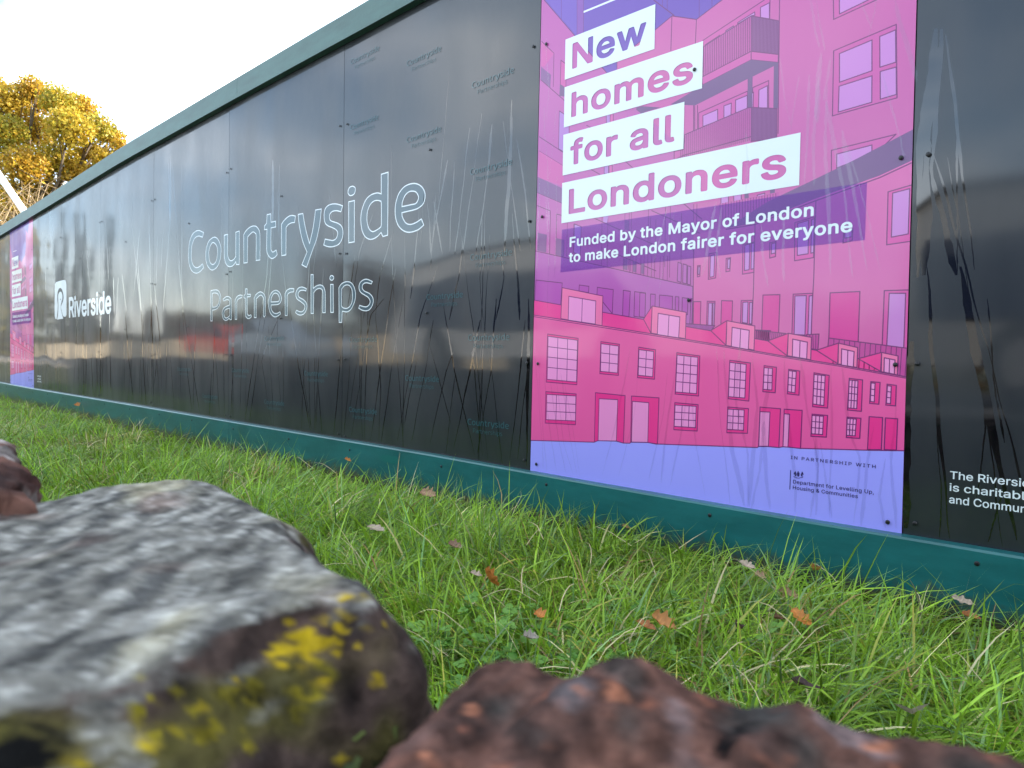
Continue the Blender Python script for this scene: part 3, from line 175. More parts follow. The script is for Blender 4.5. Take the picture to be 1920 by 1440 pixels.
GLYPHS_BOLD = r'''{"F":[410,[[60,-22,56,-21,51,-20,45,-15,41,-11,40,-7,38,2,38,506,39,513,41,519,45,524,50,528,55,530,62,531,366,531,375,530,381,527,387,521,390,515,391,508,391,453,390,445,388,441,385,437,378,432,373,431,368,430,293,430,150,430,148,430,147,427,147,301,148,300,150,300,344,300,350,299,355,298,358,296,362,292,366,287,367,281,368,275,368,223,367,217,365,211,361,206,357,202,351,200,344,199,151,199,148,199,147,196,147,2,146,-4,145,-8,143,-12,139,-16,135,-19,129,-21,122,-22]]],"L":[393,[[60,-22,56,-21,51,-20,45,-15,41,-11,40,-7,38,2,38,506,39,514,42,521,48,527,54,530,62,531,122,531,129,530,134,529,137,527,141,524,144,519,146,514,147,507,147,317,147,83,147,80,150,79,358,79,368,78,372,75,377,72,380,67,382,61,383,54,383,3,382,-5,379,-12,373,-18,367,-21,359,-22]]],"M":[628,[[60,-22,56,-21,51,-20,44,-15,41,-11,39,-7,38,2,38,507,39,514,41,519,45,524,49,528,55,530,62,531,150,531,157,530,162,528,167,525,170,521,173,515,238,348,302,184,313,151,315,148,316,151,331,193,455,515,457,519,460,523,466,528,471,530,478,531,567,531,573,530,579,528,583,524,587,519,589,514,590,507,590,305,590,2,589,-5,587,-10,583,-15,579,-19,573,-21,566,-22,507,-22,500,-21,494,-19,489,-16,485,-11,483,-6,482,3,482,288,481,294,480,291,362,-9,358,-15,352,-19,346,-21,338,-22,289,-22,282,-21,277,-20,274,-18,270,-15,267,-10,148,288,145,294,144,288,144,3,143,-5,141,-10,137,-15,132,-19,126,-21,119,-22]]],"N":[523,[[60,-22,56,-21,51,-20,44,-15,41,-11,39,-7,38,2,38,506,39,515,42,521,45,525,50,528,56,530,62,531,135,531,140,530,145,529,152,523,159,514,374,175,376,173,377,177,377,506,378,514,380,519,384,524,389,528,395,530,402,531,465,531,469,530,473,528,479,524,482,520,484,516,485,507,485,3,484,-6,481,-12,478,-16,473,-19,467,-21,461,-22,388,-22,383,-21,378,-20,371,-14,367,-9,183,280,148,337,147,338,146,336,146,327,147,308,147,3,146,-5,144,-10,140,-15,135,-19,129,-21,122,-22]]],"R":[449,[[60,-22,56,-21,51,-20,44,-15,41,-11,39,-7,38,2,38,507,39,513,40,518,45,525,49,528,53,530,62,531,245,531,262,530,291,526,318,519,343,508,364,496,376,486,389,473,402,456,412,439,416,429,422,415,426,398,429,379,431,360,431,344,430,330,427,312,424,297,419,281,413,269,403,250,391,234,378,221,371,215,361,208,346,199,345,197,447,10,449,4,449,-4,447,-10,443,-16,439,-19,435,-21,426,-22,355,-22,348,-21,342,-18,337,-14,332,-7,234,175,231,176,150,176,147,175,147,173,147,2,146,-4,145,-9,139,-16,135,-19,129,-21,122,-22],[148,277,147,278,147,280,147,427,148,430,150,430,241,430,256,429,270,426,282,423,291,419,302,410,311,400,315,395,317,389,321,374,323,358,322,339,319,322,316,314,313,308,308,302,303,297,294,290,282,284,271,281,256,278,242,277]]],"a":[389,[[152,-31,136,-29,116,-26,103,-22,86,-15,68,-6,58,2,47,11,37,22,26,38,19,52,14,65,11,79,8,101,8,114,11,136,14,149,18,160,24,172,30,181,37,189,43,195,51,202,60,208,71,214,81,219,100,227,112,230,129,234,160,240,236,249,251,253,254,255,254,262,253,271,250,280,247,287,242,294,235,300,225,304,215,307,203,309,189,309,176,307,160,303,149,298,144,295,138,290,132,284,125,274,119,263,115,258,110,255,106,253,100,252,95,253,37,269,31,272,26,276,22,280,20,285,20,288,20,295,23,304,30,320,35,329,45,343,51,350,60,358,79,373,88,380,101,386,125,396,153,402,177,405,203,406,232,403,259,397,277,390,289,384,300,377,315,366,322,358,328,352,339,335,345,323,350,312,352,304,356,289,359,259,359,3,358,-5,356,-11,353,-15,349,-18,346,-20,341,-21,334,-22,278,-22,270,-21,263,-16,258,-11,255,-3,254,-3,241,-11,230,-16,216,-22,207,-25,191,-28,175,-30],[163,67,150,69,136,73,126,79,119,86,116,93,114,101,115,113,116,118,118,122,121,126,127,131,138,137,144,139,172,145,212,150,251,158,253,157,254,155,254,134,253,127,249,115,244,104,238,95,230,87,220,80,210,75,199,71,187,68,177,67]]],"b":[424,[[220,-30,197,-27,186,-25,176,-22,160,-14,135,2,134,1,133,-5,132,-9,127,-15,123,-19,119,-20,110,-22,56,-22,48,-21,43,-19,38,-15,34,-10,32,-4,31,3,31,505,32,514,34,519,38,524,43,528,49,530,56,531,112,531,120,530,126,527,129,524,132,520,135,512,136,506,136,439,136,380,137,377,138,378,160,392,167,395,179,400,194,403,206,405,219,406,235,406,264,403,284,398,294,395,309,388,319,383,331,375,344,365,358,350,372,333,382,317,390,302,397,283,402,268,407,244,411,210,412,184,411,162,407,134,401,107,394,84,385,66,372,44,358,27,343,12,324,-3,305,-14,282,-22,264,-27,244,-29],[213,69,202,71,193,73,184,77,178,81,171,86,163,94,157,101,152,109,147,120,143,131,138,153,136,164,135,179,136,208,137,222,140,235,146,255,153,270,162,283,170,291,176,296,183,300,190,303,198,306,208,307,215,308,228,308,236,307,248,304,255,301,263,296,272,289,278,283,284,275,290,266,294,256,298,246,303,226,305,213,306,198,305,171,302,146,295,125,288,109,283,101,278,95,270,87,263,81,255,76,248,73,232,70]]],"d":[424,[[186,-30,167,-28,145,-23,127,-17,106,-7,93,2,80,13,63,30,48,50,38,69,28,92,20,118,16,137,13,169,12,199,15,230,18,249,25,275,32,296,42,316,53,333,67,350,82,365,99,379,117,389,140,398,160,403,181,405,206,406,230,403,249,398,266,391,278,383,287,377,288,377,289,379,289,457,289,506,290,513,291,518,293,521,296,525,301,528,306,530,313,531,369,531,376,530,382,528,387,524,391,519,393,513,394,505,394,3,393,-4,391,-10,387,-15,382,-19,376,-21,369,-22,315,-22,306,-20,302,-19,298,-15,293,-9,292,-5,291,2,290,3,277,-6,265,-14,254,-20,242,-24,228,-27,211,-29],[197,69,189,70,178,73,172,75,164,79,151,90,143,99,140,104,132,119,127,131,123,145,120,161,119,171,118,198,120,220,122,232,126,245,129,254,133,263,140,274,145,281,153,289,159,294,167,299,173,302,182,305,192,307,211,308,217,307,227,305,236,302,243,299,251,293,259,286,267,278,272,271,279,255,284,242,286,230,289,208,290,179,289,165,287,153,284,138,281,129,273,110,267,101,261,93,255,87,248,81,241,77,234,74,217,70,210,69]]],"e":[404,[[202,-30,172,-27,158,-24,141,-19,124,-13,114,-7,98,2,78,18,68,29,61,36,46,57,32,83,24,105,19,125,16,137,13,161,12,177,13,206,16,238,22,265,27,278,32,293,40,308,47,320,57,335,66,346,81,361,91,369,105,378,127,390,142,396,159,401,175,404,189,405,214,406,242,403,254,400,270,396,286,390,295,385,306,378,317,371,335,356,350,340,359,326,365,316,372,302,378,288,385,264,389,246,392,221,393,204,393,171,392,164,390,158,386,153,380,149,375,148,368,147,124,147,121,146,121,144,124,133,130,116,136,106,145,95,157,84,166,78,179,73,192,70,206,68,226,69,240,72,251,75,257,78,267,86,275,95,282,105,287,115,290,120,296,124,302,126,310,126,316,125,370,112,375,110,380,107,385,100,386,94,386,84,378,64,372,52,363,38,350,23,340,14,329,5,313,-5,298,-13,288,-17,275,-22,257,-26,235,-29,220,-30],[124,243,123,244,123,246,129,260,134,270,141,279,147,286,158,295,165,299,176,304,188,307,199,308,211,308,224,306,238,303,246,299,251,295,261,287,269,277,276,264,282,248,283,244,282,243]]],"f":[254,[[81,-22,77,-21,72,-20,66,-15,62,-11,61,-7,59,2,59,303,58,305,57,305,9,305,2,306,-4,308,-10,312,-14,320,-16,328,-16,377,-15,385,-13,390,-9,394,-4,398,1,400,8,401,56,401,59,402,59,438,61,453,64,468,70,484,77,497,86,508,98,521,116,534,127,539,147,546,163,550,181,552,197,552,219,550,236,546,249,542,255,539,261,533,264,527,265,520,264,514,252,475,247,460,244,455,242,452,238,449,230,447,222,447,214,450,200,452,190,452,179,450,173,447,169,444,166,437,165,430,164,424,164,404,165,401,227,401,232,400,237,399,244,394,247,390,249,386,250,378,250,330,249,322,246,315,243,312,241,310,234,306,226,305,167,305,165,305,164,304,164,3,163,-6,161,-11,157,-15,152,-19,146,-21,139,-22]]],"h":[410,[[53,-22,49,-21,44,-20,37,-15,34,-11,32,-7,31,2,31,507,32,513,33,518,38,525,42,528,46,530,54,531,112,531,119,530,124,528,129,525,132,521,135,515,136,507,136,382,137,379,138,379,148,386,160,392,181,400,194,403,204,404,220,406,234,406,262,403,274,400,286,397,306,388,325,375,337,364,345,355,355,340,363,327,369,310,374,291,377,274,379,252,379,2,378,-4,377,-9,372,-16,368,-19,364,-21,356,-22,298,-22,291,-21,285,-19,281,-15,277,-10,275,-4,274,2,274,241,273,249,271,261,268,272,262,283,255,291,248,297,238,302,228,305,216,307,205,307,190,305,179,301,167,295,160,290,153,283,145,272,142,266,139,254,137,242,136,234,136,3,135,-4,134,-9,128,-16,124,-19,118,-21,111,-22]]],"i":[167,[[53,-22,49,-21,44,-20,38,-15,34,-11,33,-7,31,2,31,376,32,383,34,389,38,394,43,398,49,400,56,401,114,401,118,400,123,399,129,394,133,390,134,386,136,377,136,3,135,-4,133,-10,129,-15,124,-19,118,-21,111,-22],[79,421,65,424,55,428,43,435,33,445,26,455,22,464,20,475,19,486,20,495,22,501,26,512,35,524,43,531,54,539,64,543,75,545,88,546,102,543,113,539,125,532,133,524,141,513,145,503,147,491,148,480,147,471,145,465,141,454,133,443,125,436,116,429,104,424,92,422]]],"k":[381,[[53,-22,49,-21,44,-20,37,-15,34,-11,32,-7,31,2,31,506,32,515,34,520,37,524,44,529,49,530,54,531,113,531,120,530,126,527,131,522,135,516,136,506,136,264,137,261,138,262,158,281,267,393,275,399,280,400,286,401,358,401,366,400,371,398,375,394,379,390,380,386,381,382,381,375,378,367,375,363,250,235,232,217,231,215,233,212,390,12,393,5,393,-3,391,-10,388,-15,381,-20,376,-21,370,-22,296,-22,288,-21,282,-18,276,-12,154,143,151,145,139,134,136,130,136,2,135,-5,133,-11,130,-15,126,-18,123,-20,118,-21,111,-22]]],"l":[189,[[131,-24,107,-21,97,-18,86,-14,71,-6,65,-1,56,7,46,22,38,39,34,55,31,78,31,506,32,513,34,519,38,524,43,528,48,530,55,531,105,531,118,530,123,529,127,526,130,524,133,519,135,514,136,508,136,92,137,80,138,76,141,74,153,74,168,76,173,75,180,73,186,69,189,64,191,58,202,8,203,4,202,-3,198,-10,193,-15,186,-18,174,-21,159,-23,151,-24]]],"m":[610,[[53,-22,49,-21,44,-20,38,-15,34,-11,33,-7,31,2,31,376,32,385,34,390,37,394,44,399,49,400,54,401,110,401,118,400,123,398,128,394,131,389,133,385,134,380,135,379,150,389,163,396,175,401,186,404,198,406,213,408,225,408,244,406,264,401,272,397,284,391,294,384,303,376,311,367,318,358,320,357,333,370,345,379,360,389,373,395,387,401,404,405,423,407,443,408,459,406,471,404,483,401,493,398,503,393,514,387,533,373,543,363,552,352,559,340,564,331,572,310,575,295,577,281,579,262,579,3,578,-4,576,-10,572,-15,567,-19,561,-21,554,-22,499,-22,493,-21,484,-18,481,-15,478,-11,475,-4,474,8,474,260,473,269,471,278,468,285,463,292,459,296,452,301,438,306,424,308,407,307,399,306,390,303,382,299,374,292,365,280,360,267,357,251,357,3,356,-6,354,-11,350,-15,345,-19,339,-21,332,-22,276,-22,267,-20,263,-19,259,-15,254,-9,253,-4,252,1,252,264,250,274,247,283,243,290,236,297,229,301,222,305,211,307,193,308,182,306,173,303,163,298,157,293,149,284,143,275,140,265,138,258,136,243,136,2,135,-4,134,-9,132,-12,128,-16,124,-19,118,-21,111,-22]]],"n":[410,[[53,-22,49,-21,44,-20,37,-15,34,-11,32,-7,31,2,31,377,32,384,34,390,38,395,44,399,49,400,55,401,110,401,117,400,123,398,128,393,132,388,133,384,134,378,135,377,148,385,159,391,168,395,182,400,194,403,213,405,230,406,242,405,267,402,287,396,306,388,314,383,327,373,343,357,351,346,357,337,362,327,367,316,372,301,374,290,377,274,379,249,379,123,379,2,378,-6,375,-12,372,-16,367,-19,362,-21,355,-22,297,-22,289,-20,281,-16,276,-9,275,-4,274,2,274,241,272,255,269,268,266,276,262,282,255,291,248,297,238,302,230,305,222,306,205,307,190,305,178,301,167,295,162,291,154,284,149,278,145,272,143,266,139,255,137,245,136,233,136,3,134,-7,132,-11,129,-16,124,-19,118,-21,111,-22]]],"o":[415,[[197,-30,177,-28,160,-25,139,-19,121,-11,105,-2,90,9,77,20,63,35,51,51,38,73,30,90,23,108,18,127,15,147,12,177,12,197,14,219,16,239,20,257,26,277,33,294,44,314,54,330,68,347,84,363,101,375,119,386,138,394,152,399,173,403,199,406,217,406,238,404,260,400,279,394,296,387,311,378,326,367,337,358,354,340,362,330,373,311,385,287,392,267,397,246,401,224,403,197,403,177,402,161,399,137,394,117,389,99,382,82,372,62,361,45,348,29,333,14,314,0,296,-11,279,-18,263,-23,245,-27,215,-30],[200,68,189,70,182,71,171,75,164,79,155,86,147,94,142,101,135,111,130,121,127,130,123,141,121,155,118,178,119,204,122,229,129,251,136,267,141,274,148,282,161,295,170,300,175,302,184,305,195,307,202,308,215,308,226,306,234,304,244,301,249,298,259,291,267,283,274,275,278,269,282,260,287,249,291,234,294,221,296,210,297,196,296,170,293,147,286,124,278,108,268,94,254,81,245,76,240,74,230,70,220,69,213,68]]],"r":[259,[[53,-22,49,-21,44,-20,38,-15,34,-11,33,-7,31,2,31,376,32,383,33,388,35,391,39,395,43,398,49,400,56,401,110,401,118,400,122,398,126,395,130,390,134,382,135,382,146,389,156,394,176,402,189,405,201,406,219,407,227,406,242,406,250,405,254,403,258,400,263,393,264,388,265,382,265,325,264,318,262,312,258,307,253,303,248,301,240,301,219,303,201,304,186,302,171,297,163,291,153,283,145,273,140,263,138,254,136,242,136,3,135,-4,134,-9,132,-12,128,-16,124,-19,118,-21,111,-22]]],"s":[365,[[172,-30,159,-29,139,-26,111,-20,101,-16,87,-9,78,-4,65,5,58,11,46,23,37,35,29,47,24,59,19,71,16,84,14,94,15,100,18,105,21,110,28,114,33,116,89,128,94,129,98,128,103,127,110,121,114,115,121,96,125,90,131,83,136,78,142,75,148,72,158,69,174,67,188,67,199,68,210,70,219,73,229,78,237,85,243,93,245,96,246,101,246,106,244,112,241,117,238,121,229,127,221,130,211,133,136,151,119,156,100,163,89,169,70,181,62,187,52,198,42,210,37,220,33,229,30,238,27,249,25,268,25,279,27,294,29,306,33,319,40,333,47,345,55,354,66,365,79,375,93,384,111,392,127,398,145,402,164,405,183,406,204,405,219,404,234,401,247,398,265,391,275,386,287,379,296,372,306,364,315,354,327,337,333,327,341,308,345,297,346,290,345,283,343,279,339,275,335,271,329,269,278,257,272,256,264,256,258,258,252,263,248,268,244,277,238,288,232,296,225,302,219,305,208,309,194,311,181,311,167,309,158,306,148,302,139,295,134,288,131,281,131,273,133,266,139,259,144,256,154,251,168,247,246,227,261,223,286,212,298,205,307,199,314,193,327,181,336,168,342,157,347,144,351,131,353,113,353,102,351,86,349,73,343,56,338,47,331,36,318,20,309,11,299,3,283,-7,269,-14,245,-22,228,-26,205,-29,190,-30]]],"t":[227,[[159,-26,140,-24,125,-21,109,-15,95,-8,81,2,70,13,61,25,54,37,49,50,46,61,43,86,43,304,42,305,40,305,7,305,2,306,-3,307,-9,311,-13,316,-15,322,-16,329,-16,378,-15,386,-10,393,-4,398,2,400,8,401,41,401,43,402,43,470,45,478,46,482,50,486,54,490,58,491,67,493,124,493,132,492,138,489,141,486,144,483,147,475,148,469,148,404,148,402,151,401,202,401,210,400,216,397,222,391,225,385,226,377,226,328,225,323,224,318,219,312,215,308,211,307,203,305,151,305,149,305,148,304,148,92,149,86,151,79,153,76,157,74,165,72,177,72,202,76,206,75,211,74,218,69,221,64,224,57,234,7,234,-2,232,-8,228,-13,223,-17,215,-20,201,-24,189,-25,180,-26]]],"u":[410,[[173,-27,151,-24,131,-20,112,-12,101,-6,90,1,80,8,74,14,69,19,62,29,51,46,46,55,41,70,37,84,34,98,32,114,31,130,31,377,32,384,35,390,38,395,43,398,49,400,56,401,111,401,118,400,125,397,129,394,132,391,135,385,136,377,136,137,138,123,141,109,148,96,155,88,160,84,171,77,182,74,197,72,206,72,217,74,232,78,247,86,252,91,257,96,266,112,270,123,273,139,274,147,274,376,275,383,276,388,280,394,285,398,291,400,297,401,356,401,364,400,371,395,375,391,377,388,378,383,379,376,379,3,378,-5,375,-11,372,-15,369,-18,361,-21,348,-22,301,-22,294,-21,288,-19,282,-15,278,-9,277,-4,276,2,275,3,256,-9,243,-15,230,-20,216,-24,205,-25,189,-27]]],"v":[389,[[163,-22,157,-21,152,-18,147,-14,143,-8,-2,367,-4,375,-4,383,-2,390,3,395,10,400,18,401,83,401,88,400,93,399,100,394,103,389,105,384,194,141,195,140,196,141,203,161,284,384,285,389,289,393,296,399,301,400,306,401,368,401,375,400,383,397,386,394,389,390,392,383,392,374,308,151,245,-10,242,-15,238,-18,235,-20,230,-21,223,-22]]],"w":[567,[[138,-22,130,-20,123,-16,119,-10,116,-2,2,372,1,379,2,385,5,390,9,395,16,400,24,401,85,401,92,400,97,398,102,395,105,391,108,384,111,374,168,172,169,167,170,166,171,168,183,214,230,383,234,391,237,395,242,398,247,400,253,401,314,401,321,400,326,398,332,393,335,389,338,383,368,276,397,168,398,167,399,169,405,193,458,383,461,389,464,394,471,399,476,400,481,401,544,401,552,400,559,395,564,390,566,383,567,378,566,371,456,13,449,-8,447,-12,443,-16,436,-21,428,-22,370,-22,363,-21,358,-19,353,-16,350,-12,346,-4,295,177,285,213,284,215,283,213,258,127,221,-4,218,-11,214,-15,211,-18,208,-20,203,-21,196,-22]]],"y":[389,[[82,-167,59,-164,42,-160,37,-158,32,-155,28,-149,26,-143,26,-134,40,-81,42,-75,46,-71,51,-67,56,-65,63,-64,88,-68,96,-68,104,-66,111,-62,117,-55,125,-42,131,-27,139,-4,139,-1,-3,371,-5,378,-4,385,-1,391,5,397,11,400,18,401,83,401,88,400,93,399,100,393,104,389,105,384,192,144,194,140,195,140,196,142,284,384,285,389,289,393,296,399,301,400,306,401,368,401,376,400,381,398,385,395,390,389,392,384,393,379,392,375,391,370,225,-64,218,-81,209,-99,198,-116,187,-129,172,-141,153,-153,138,-160,121,-164,98,-167]]],"_sp":[188,[]]}'''
# ------------------------------------------------------------------ hoarding: panels, rails
def lerp_tab(tab):
    xs, zs = zip(*sorted(tab)); return lambda x: float(np.interp(x, xs, zs))
kick_top = lerp_tab([pw(*p) for p in ((0,715.6),(64,727.5),(240,756),(480,795.6),(800,847.5),(1140,907.5),(1692,1001.7),(1920,1036.7))])
shade_line = lerp_tab([pw(*p) for p in ((0,450),(240,308.8),(480,180),(708,60))])
HX0, HX1 = -12.3, 8.6
ZB = 0.03
class Joint:                              # a panel joint: X as a function of Z
    def __init__(s, p, q=None):
        if q is None: s.a, s.b = p, 0
        else:
            (xa, za), (xb, zb) = pw(*p), pw(*q); s.b = (xb-xa)/(zb-za); s.a = xa - s.b*za
    def __call__(s, z): return s.a + s.b*z
J = [Joint(-12.3), Joint(-11.1), Joint(-9.9)]
J += [Joint((19, 600), (20, 715)), Joint((62.1, 450), (63.5, 727)), Joint((115.4, 440), (115.6, 700)), Joint((188.9, 420), (186.8, 680)),
      Joint((288.7, 300), (286.3, 700)), Joint((429.6, 313), (428, 700)), Joint((645.7, 130), (641, 800)), Joint((1015, 0), (994, 880)), Joint((1720, 0), (1692, 1000))]
xr = J[-1](1.0)
J += [Joint(xr + 1.22*k) for k in range(1, 6)] + [Joint(HX1)]
NEAR, FAR = 10, 3                         # index of the joint at the left of each printed panel

hoard = tag(empty('site_hoarding', (0, 0, 0)), 'long dark glossy site hoarding with green top rail and printed pink poster panels', 'hoarding')

def gloss(name, rgb, rough=.06, fog=.35, fogr=.42, spec=.5, tilt=0):
    """printed or plain plastic skin: a clear sharp gloss partly fogged by condensation"""
    m, t, b = newmat(name)
    b.inputs['Base Color'].default_value = (*rgb, 1); b.inputs['Roughness'].default_value = rough; b.inputs['Specular IOR Level'].default_value = spec
    b2 = t.nodes.new('ShaderNodeBsdfPrincipled'); b2.inputs['Base Color'].default_value = (*[min(1, c*1.0+.005) for c in rgb], 1)
    b2.inputs['Roughness'].default_value = fogr; b2.inputs['Specular IOR Level'].default_value = spec
    tc = t.nodes.new('ShaderNodeNewGeometry'); mp = t.nodes.new('ShaderNodeMapping'); mp.inputs['Scale'].default_value = (1.3, 1, .5)
    n = t.nodes.new('ShaderNodeTexNoise'); n.inputs['Scale'].default_value = 3.0; n.inputs['Detail'].default_value = 5
    r = t.nodes.new('ShaderNodeMapRange'); r.inputs[1].default_value = .3; r.inputs[2].default_value = .7; r.inputs[3].default_value = fog*.6; r.inputs[4].default_value = min(1, fog*1.4)
    t.links.new(tc.outputs['Position'], mp.inputs[0]); t.links.new(mp.outputs[0], n.inputs['Vector']); t.links.new(n.outputs[0], r.inputs[0])
    mxs = t.nodes.new('ShaderNodeMixShader'); t.links.new(r.outputs[0], mxs.inputs[0])
    t.links.new(b.outputs[0], mxs.inputs[1]); t.links.new(b2.outputs[0], mxs.inputs[2]); t.links.new(mxs.outputs[0], t.nodes['Material Output'].inputs[0])
    # slight oil-canning of the thin sheet
    n2 = t.nodes.new('ShaderNodeTexNoise'); n2.inputs['Scale'].default_value = 1.6; n2.inputs['Detail'].default_value = 1
    bp = t.nodes.new('ShaderNodeBump'); bp.inputs['Strength'].default_value = .35; bp.inputs['Distance'].default_value = .02
    t.links.new(tc.outputs['Position'], n2.inputs['Vector']); t.links.new(n2.outputs[0], bp.inputs['Height'])
    t.links.new(bp.outputs[0], b.inputs['Normal']); t.links.new(bp.outputs[0], b2.inputs['Normal'])
    if tilt:                                # every sheet hangs a hair out of true
        oi = t.nodes.new('ShaderNodeObjectInfo'); ge = t.nodes.new('ShaderNodeNewGeometry'); ma = t.nodes.new('ShaderNodeMapRange'); ma.inputs[3].default_value = -tilt; ma.inputs[4].default_value = tilt
        cx = t.nodes.new('ShaderNodeCombineXYZ'); va = t.nodes.new('ShaderNodeVectorMath'); va.operation = 'ADD'; vn = t.nodes.new('ShaderNodeVectorMath'); vn.operation = 'NORMALIZE'
        t.links.new(oi.outputs['Random'], ma.inputs[0]); t.links.new(ma.outputs[0], cx.inputs[0]); t.links.new(ge.outputs['Normal'], va.inputs[0]); t.links.new(cx.outputs[0], va.inputs[1])
        t.links.new(va.outputs[0], vn.inputs[0]); t.links.new(vn.outputs[0], bp.inputs['Normal'])
    MATS[name] = m
    return m
BLACK = gloss('panel_black', (.007, .0105, .015), .07, .5, .46, spec=.72, tilt=.012)
CLEAR = gloss('clear_run', (.003, .003, .004), .04, .0, .1, spec=.95)

prng = random.Random(3)
panels = []
for i in range(len(J)-1):
    jl, jr = J[i], J[i+1]; g = .0012
    x0, x1 = jl(1)+g, jr(1)-g
    dy = [0]*4
    zt0, zt1 = shade_line(jl(1.9))+.07, shade_line(jr(1.9))+.07
    q = [(jl(ZB)+g, ZB), (jr(ZB)-g, ZB), (jr(zt1)-g, zt1), (jl(zt0)+g, zt0)]
    V = [(x, y, z) for (x, z), y in zip(q, dy)] + [(x, .012, z) for x, z in q]
    o = pymesh('panel', V, [(0, 1, 2, 3), (7, 6, 5, 4), (0, 4, 5, 1), (1, 5, 6, 2), (2, 6, 7, 3), (3, 7, 4, 0)], [BLACK], hoard)
    panels.append(o)
# dark backing seen in the joints, posts and rails behind
mb = MB(); mb.box(HX0, HX1, .016, .034, ZB, 1.9); mb.build('backing_board', mat('ply', (.02, .018, .016), .8), hoard)
for i in range(0, len(J)-1, 2):
    mb = MB(); mb.box(J[i](1)-.05, J[i](1)+.05, .036, .14, -.3, 1.93); mb.build('timber_post', mat('timber', (.22, .15, .08), .8, vary=.3), hoard)

# green painted boards
def green(name, rgb, rough, dirt=False):
    m, t, b = newmat(name)
    tc = t.nodes.new('ShaderNodeTexCoord'); mp = t.nodes.new('ShaderNodeMapping'); mp.inputs['Scale'].default_value = (.7, 1, 3)
    n = t.nodes.new('ShaderNodeTexNoise'); n.inputs['Scale'].default_value = 5; n.inputs['Detail'].default_value = 8; n.inputs['Roughness'].default_value = .65
    r = t.nodes.new('ShaderNodeValToRGB'); r.color_ramp.elements[0].position = .3; r.color_ramp.elements[1].position = .75
    r.color_ramp.elements[0].color = (*[c*.75 for c in rgb], 1); r.color_ramp.elements[1].color = (*[c*1.3+.006 for c in rgb], 1)
    t.links.new(tc.outputs['Object'], mp.inputs[0]); t.links.new(mp.outputs[0], n.inputs['Vector']); t.links.new(n.outputs[0], r.inputs[0]); t.links.new(r.outputs[0], b.inputs['Base Color'])
    if dirt:                                # splashed mud near the ground
        ge = t.nodes.new('ShaderNodeNewGeometry'); sx_ = t.nodes.new('ShaderNodeSeparateXYZ'); t.links.new(ge.outputs['Position'], sx_.inputs[0])
        mr = t.nodes.new('ShaderNodeMapRange'); mr.inputs[1].default_value = .17; mr.inputs[2].default_value = .03; mr.inputs[3].default_value = -.35; mr.inputs[4].default_value = .42; t.links.new(sx_.outputs[2], mr.inputs[0])
        n4 = t.nodes.new('ShaderNodeTexNoise'); n4.inputs['Scale'].default_value = 26; n4.inputs['Detail'].default_value = 9; n4.inputs['Roughness'].default_value = .7; t.links.new(tc.outputs['Object'], n4.inputs['Vector'])
        ad_ = t.nodes.new('ShaderNodeMath'); ad_.operation = 'ADD'; t.links.new(n4.outputs[0], ad_.inputs[0]); t.links.new(mr.outputs[0], ad_.inputs[1])
        r4 = t.nodes.new('ShaderNodeMapRange'); r4.inputs[1].default_value = .55; r4.inputs[2].default_value = .85; t.links.new(ad_.outputs[0], r4.inputs[0])
        m4 = t.nodes.new('ShaderNodeMix'); m4.data_type = 'RGBA'; m4.inputs[7].default_value = (.055, .04, .024, 1); t.links.new(r4.outputs[0], m4.inputs[0]); t.links.new(r.outputs[0], m4.inputs[6]); t.links.new(m4.outputs[2], b.inputs['Base Color'])
    n3 = t.nodes.new('ShaderNodeTexNoise'); n3.inputs['Scale'].default_value = 60; n3.inputs['Detail'].default_value = 4
    bp = t.nodes.new('ShaderNodeBump'); bp.inputs['Strength'].default_value = .25; bp.inputs['Distance'].default_value = .002
    t.links.new(tc.outputs['Object'], n3.inputs['Vector']); t.links.new(n3.outputs[0], bp.inputs['Height']); t.links.new(bp.outputs[0], b.inputs['Normal'])
    b.inputs['Roughness'].default_value = rough; MATS[name] = m
    return m
KG = green('kick_green', (.003, .096, .098), .32, True)
CG = green('cap_green', (.028, .090, .078), .5)
PATCH = mat('fresh_paint', (.003, .110, .10), .3)

def rail(name, xs, prof, material):
    """prof(x) -> ring of (y, z); one board swept along the hoarding"""
    V, Fc = [], []
    n = len(prof(xs[0]))
    for x in xs: V += [(x, y, z) for y, z in prof(x)]
    for k in range(len(xs)-1):
        for i in range(n): Fc.append((k*n+i, k*n+(i+1) % n, (k+1)*n+(i+1) % n, (k+1)*n+i))
    Fc += [tuple(reversed(range(n))), tuple((len(xs)-1)*n+i for i in range(n))]
    return pymesh(name, V, Fc, [material], hoard)
E_CAP, E_KICK = .036, .034
def cap_prof(x):
    zu = shade_line(x)+.021
    return [(-E_CAP, zu), (-E_CAP, zu+.108), (-E_CAP+.006, zu+.114), (.15, zu+.118), (.15, zu+.06), (-.0015, zu+.06), (-.0015, zu)]
def kick_prof(x):
    zt = kick_top(x)
    return [(-E_KICK, -.12), (-E_KICK, zt-.006), (-E_KICK+.004, zt-.001), (-.0008, zt), (-.0008, -.12)]
def runs(step, x0, x1, off):
    xs = [x0] + [x for x in np.arange(math.floor(x0/step)*step+off, x1, step) if x0+.3 < x < x1-.3] + [x1]
    return list(zip(xs, xs[1:]))
for a, b in runs(4.88, HX0, HX1, 2.6):
    rail('top_rail', list(np.linspace(a+.001, b-.001, 12)), cap_prof, CG)
kicks = []
for a, b in runs(4.88, HX0, HX1, 2.5):
    kicks.append(rail('kick_board', list(np.linspace(a+.001, b-.001, 14)), kick_prof, KG))
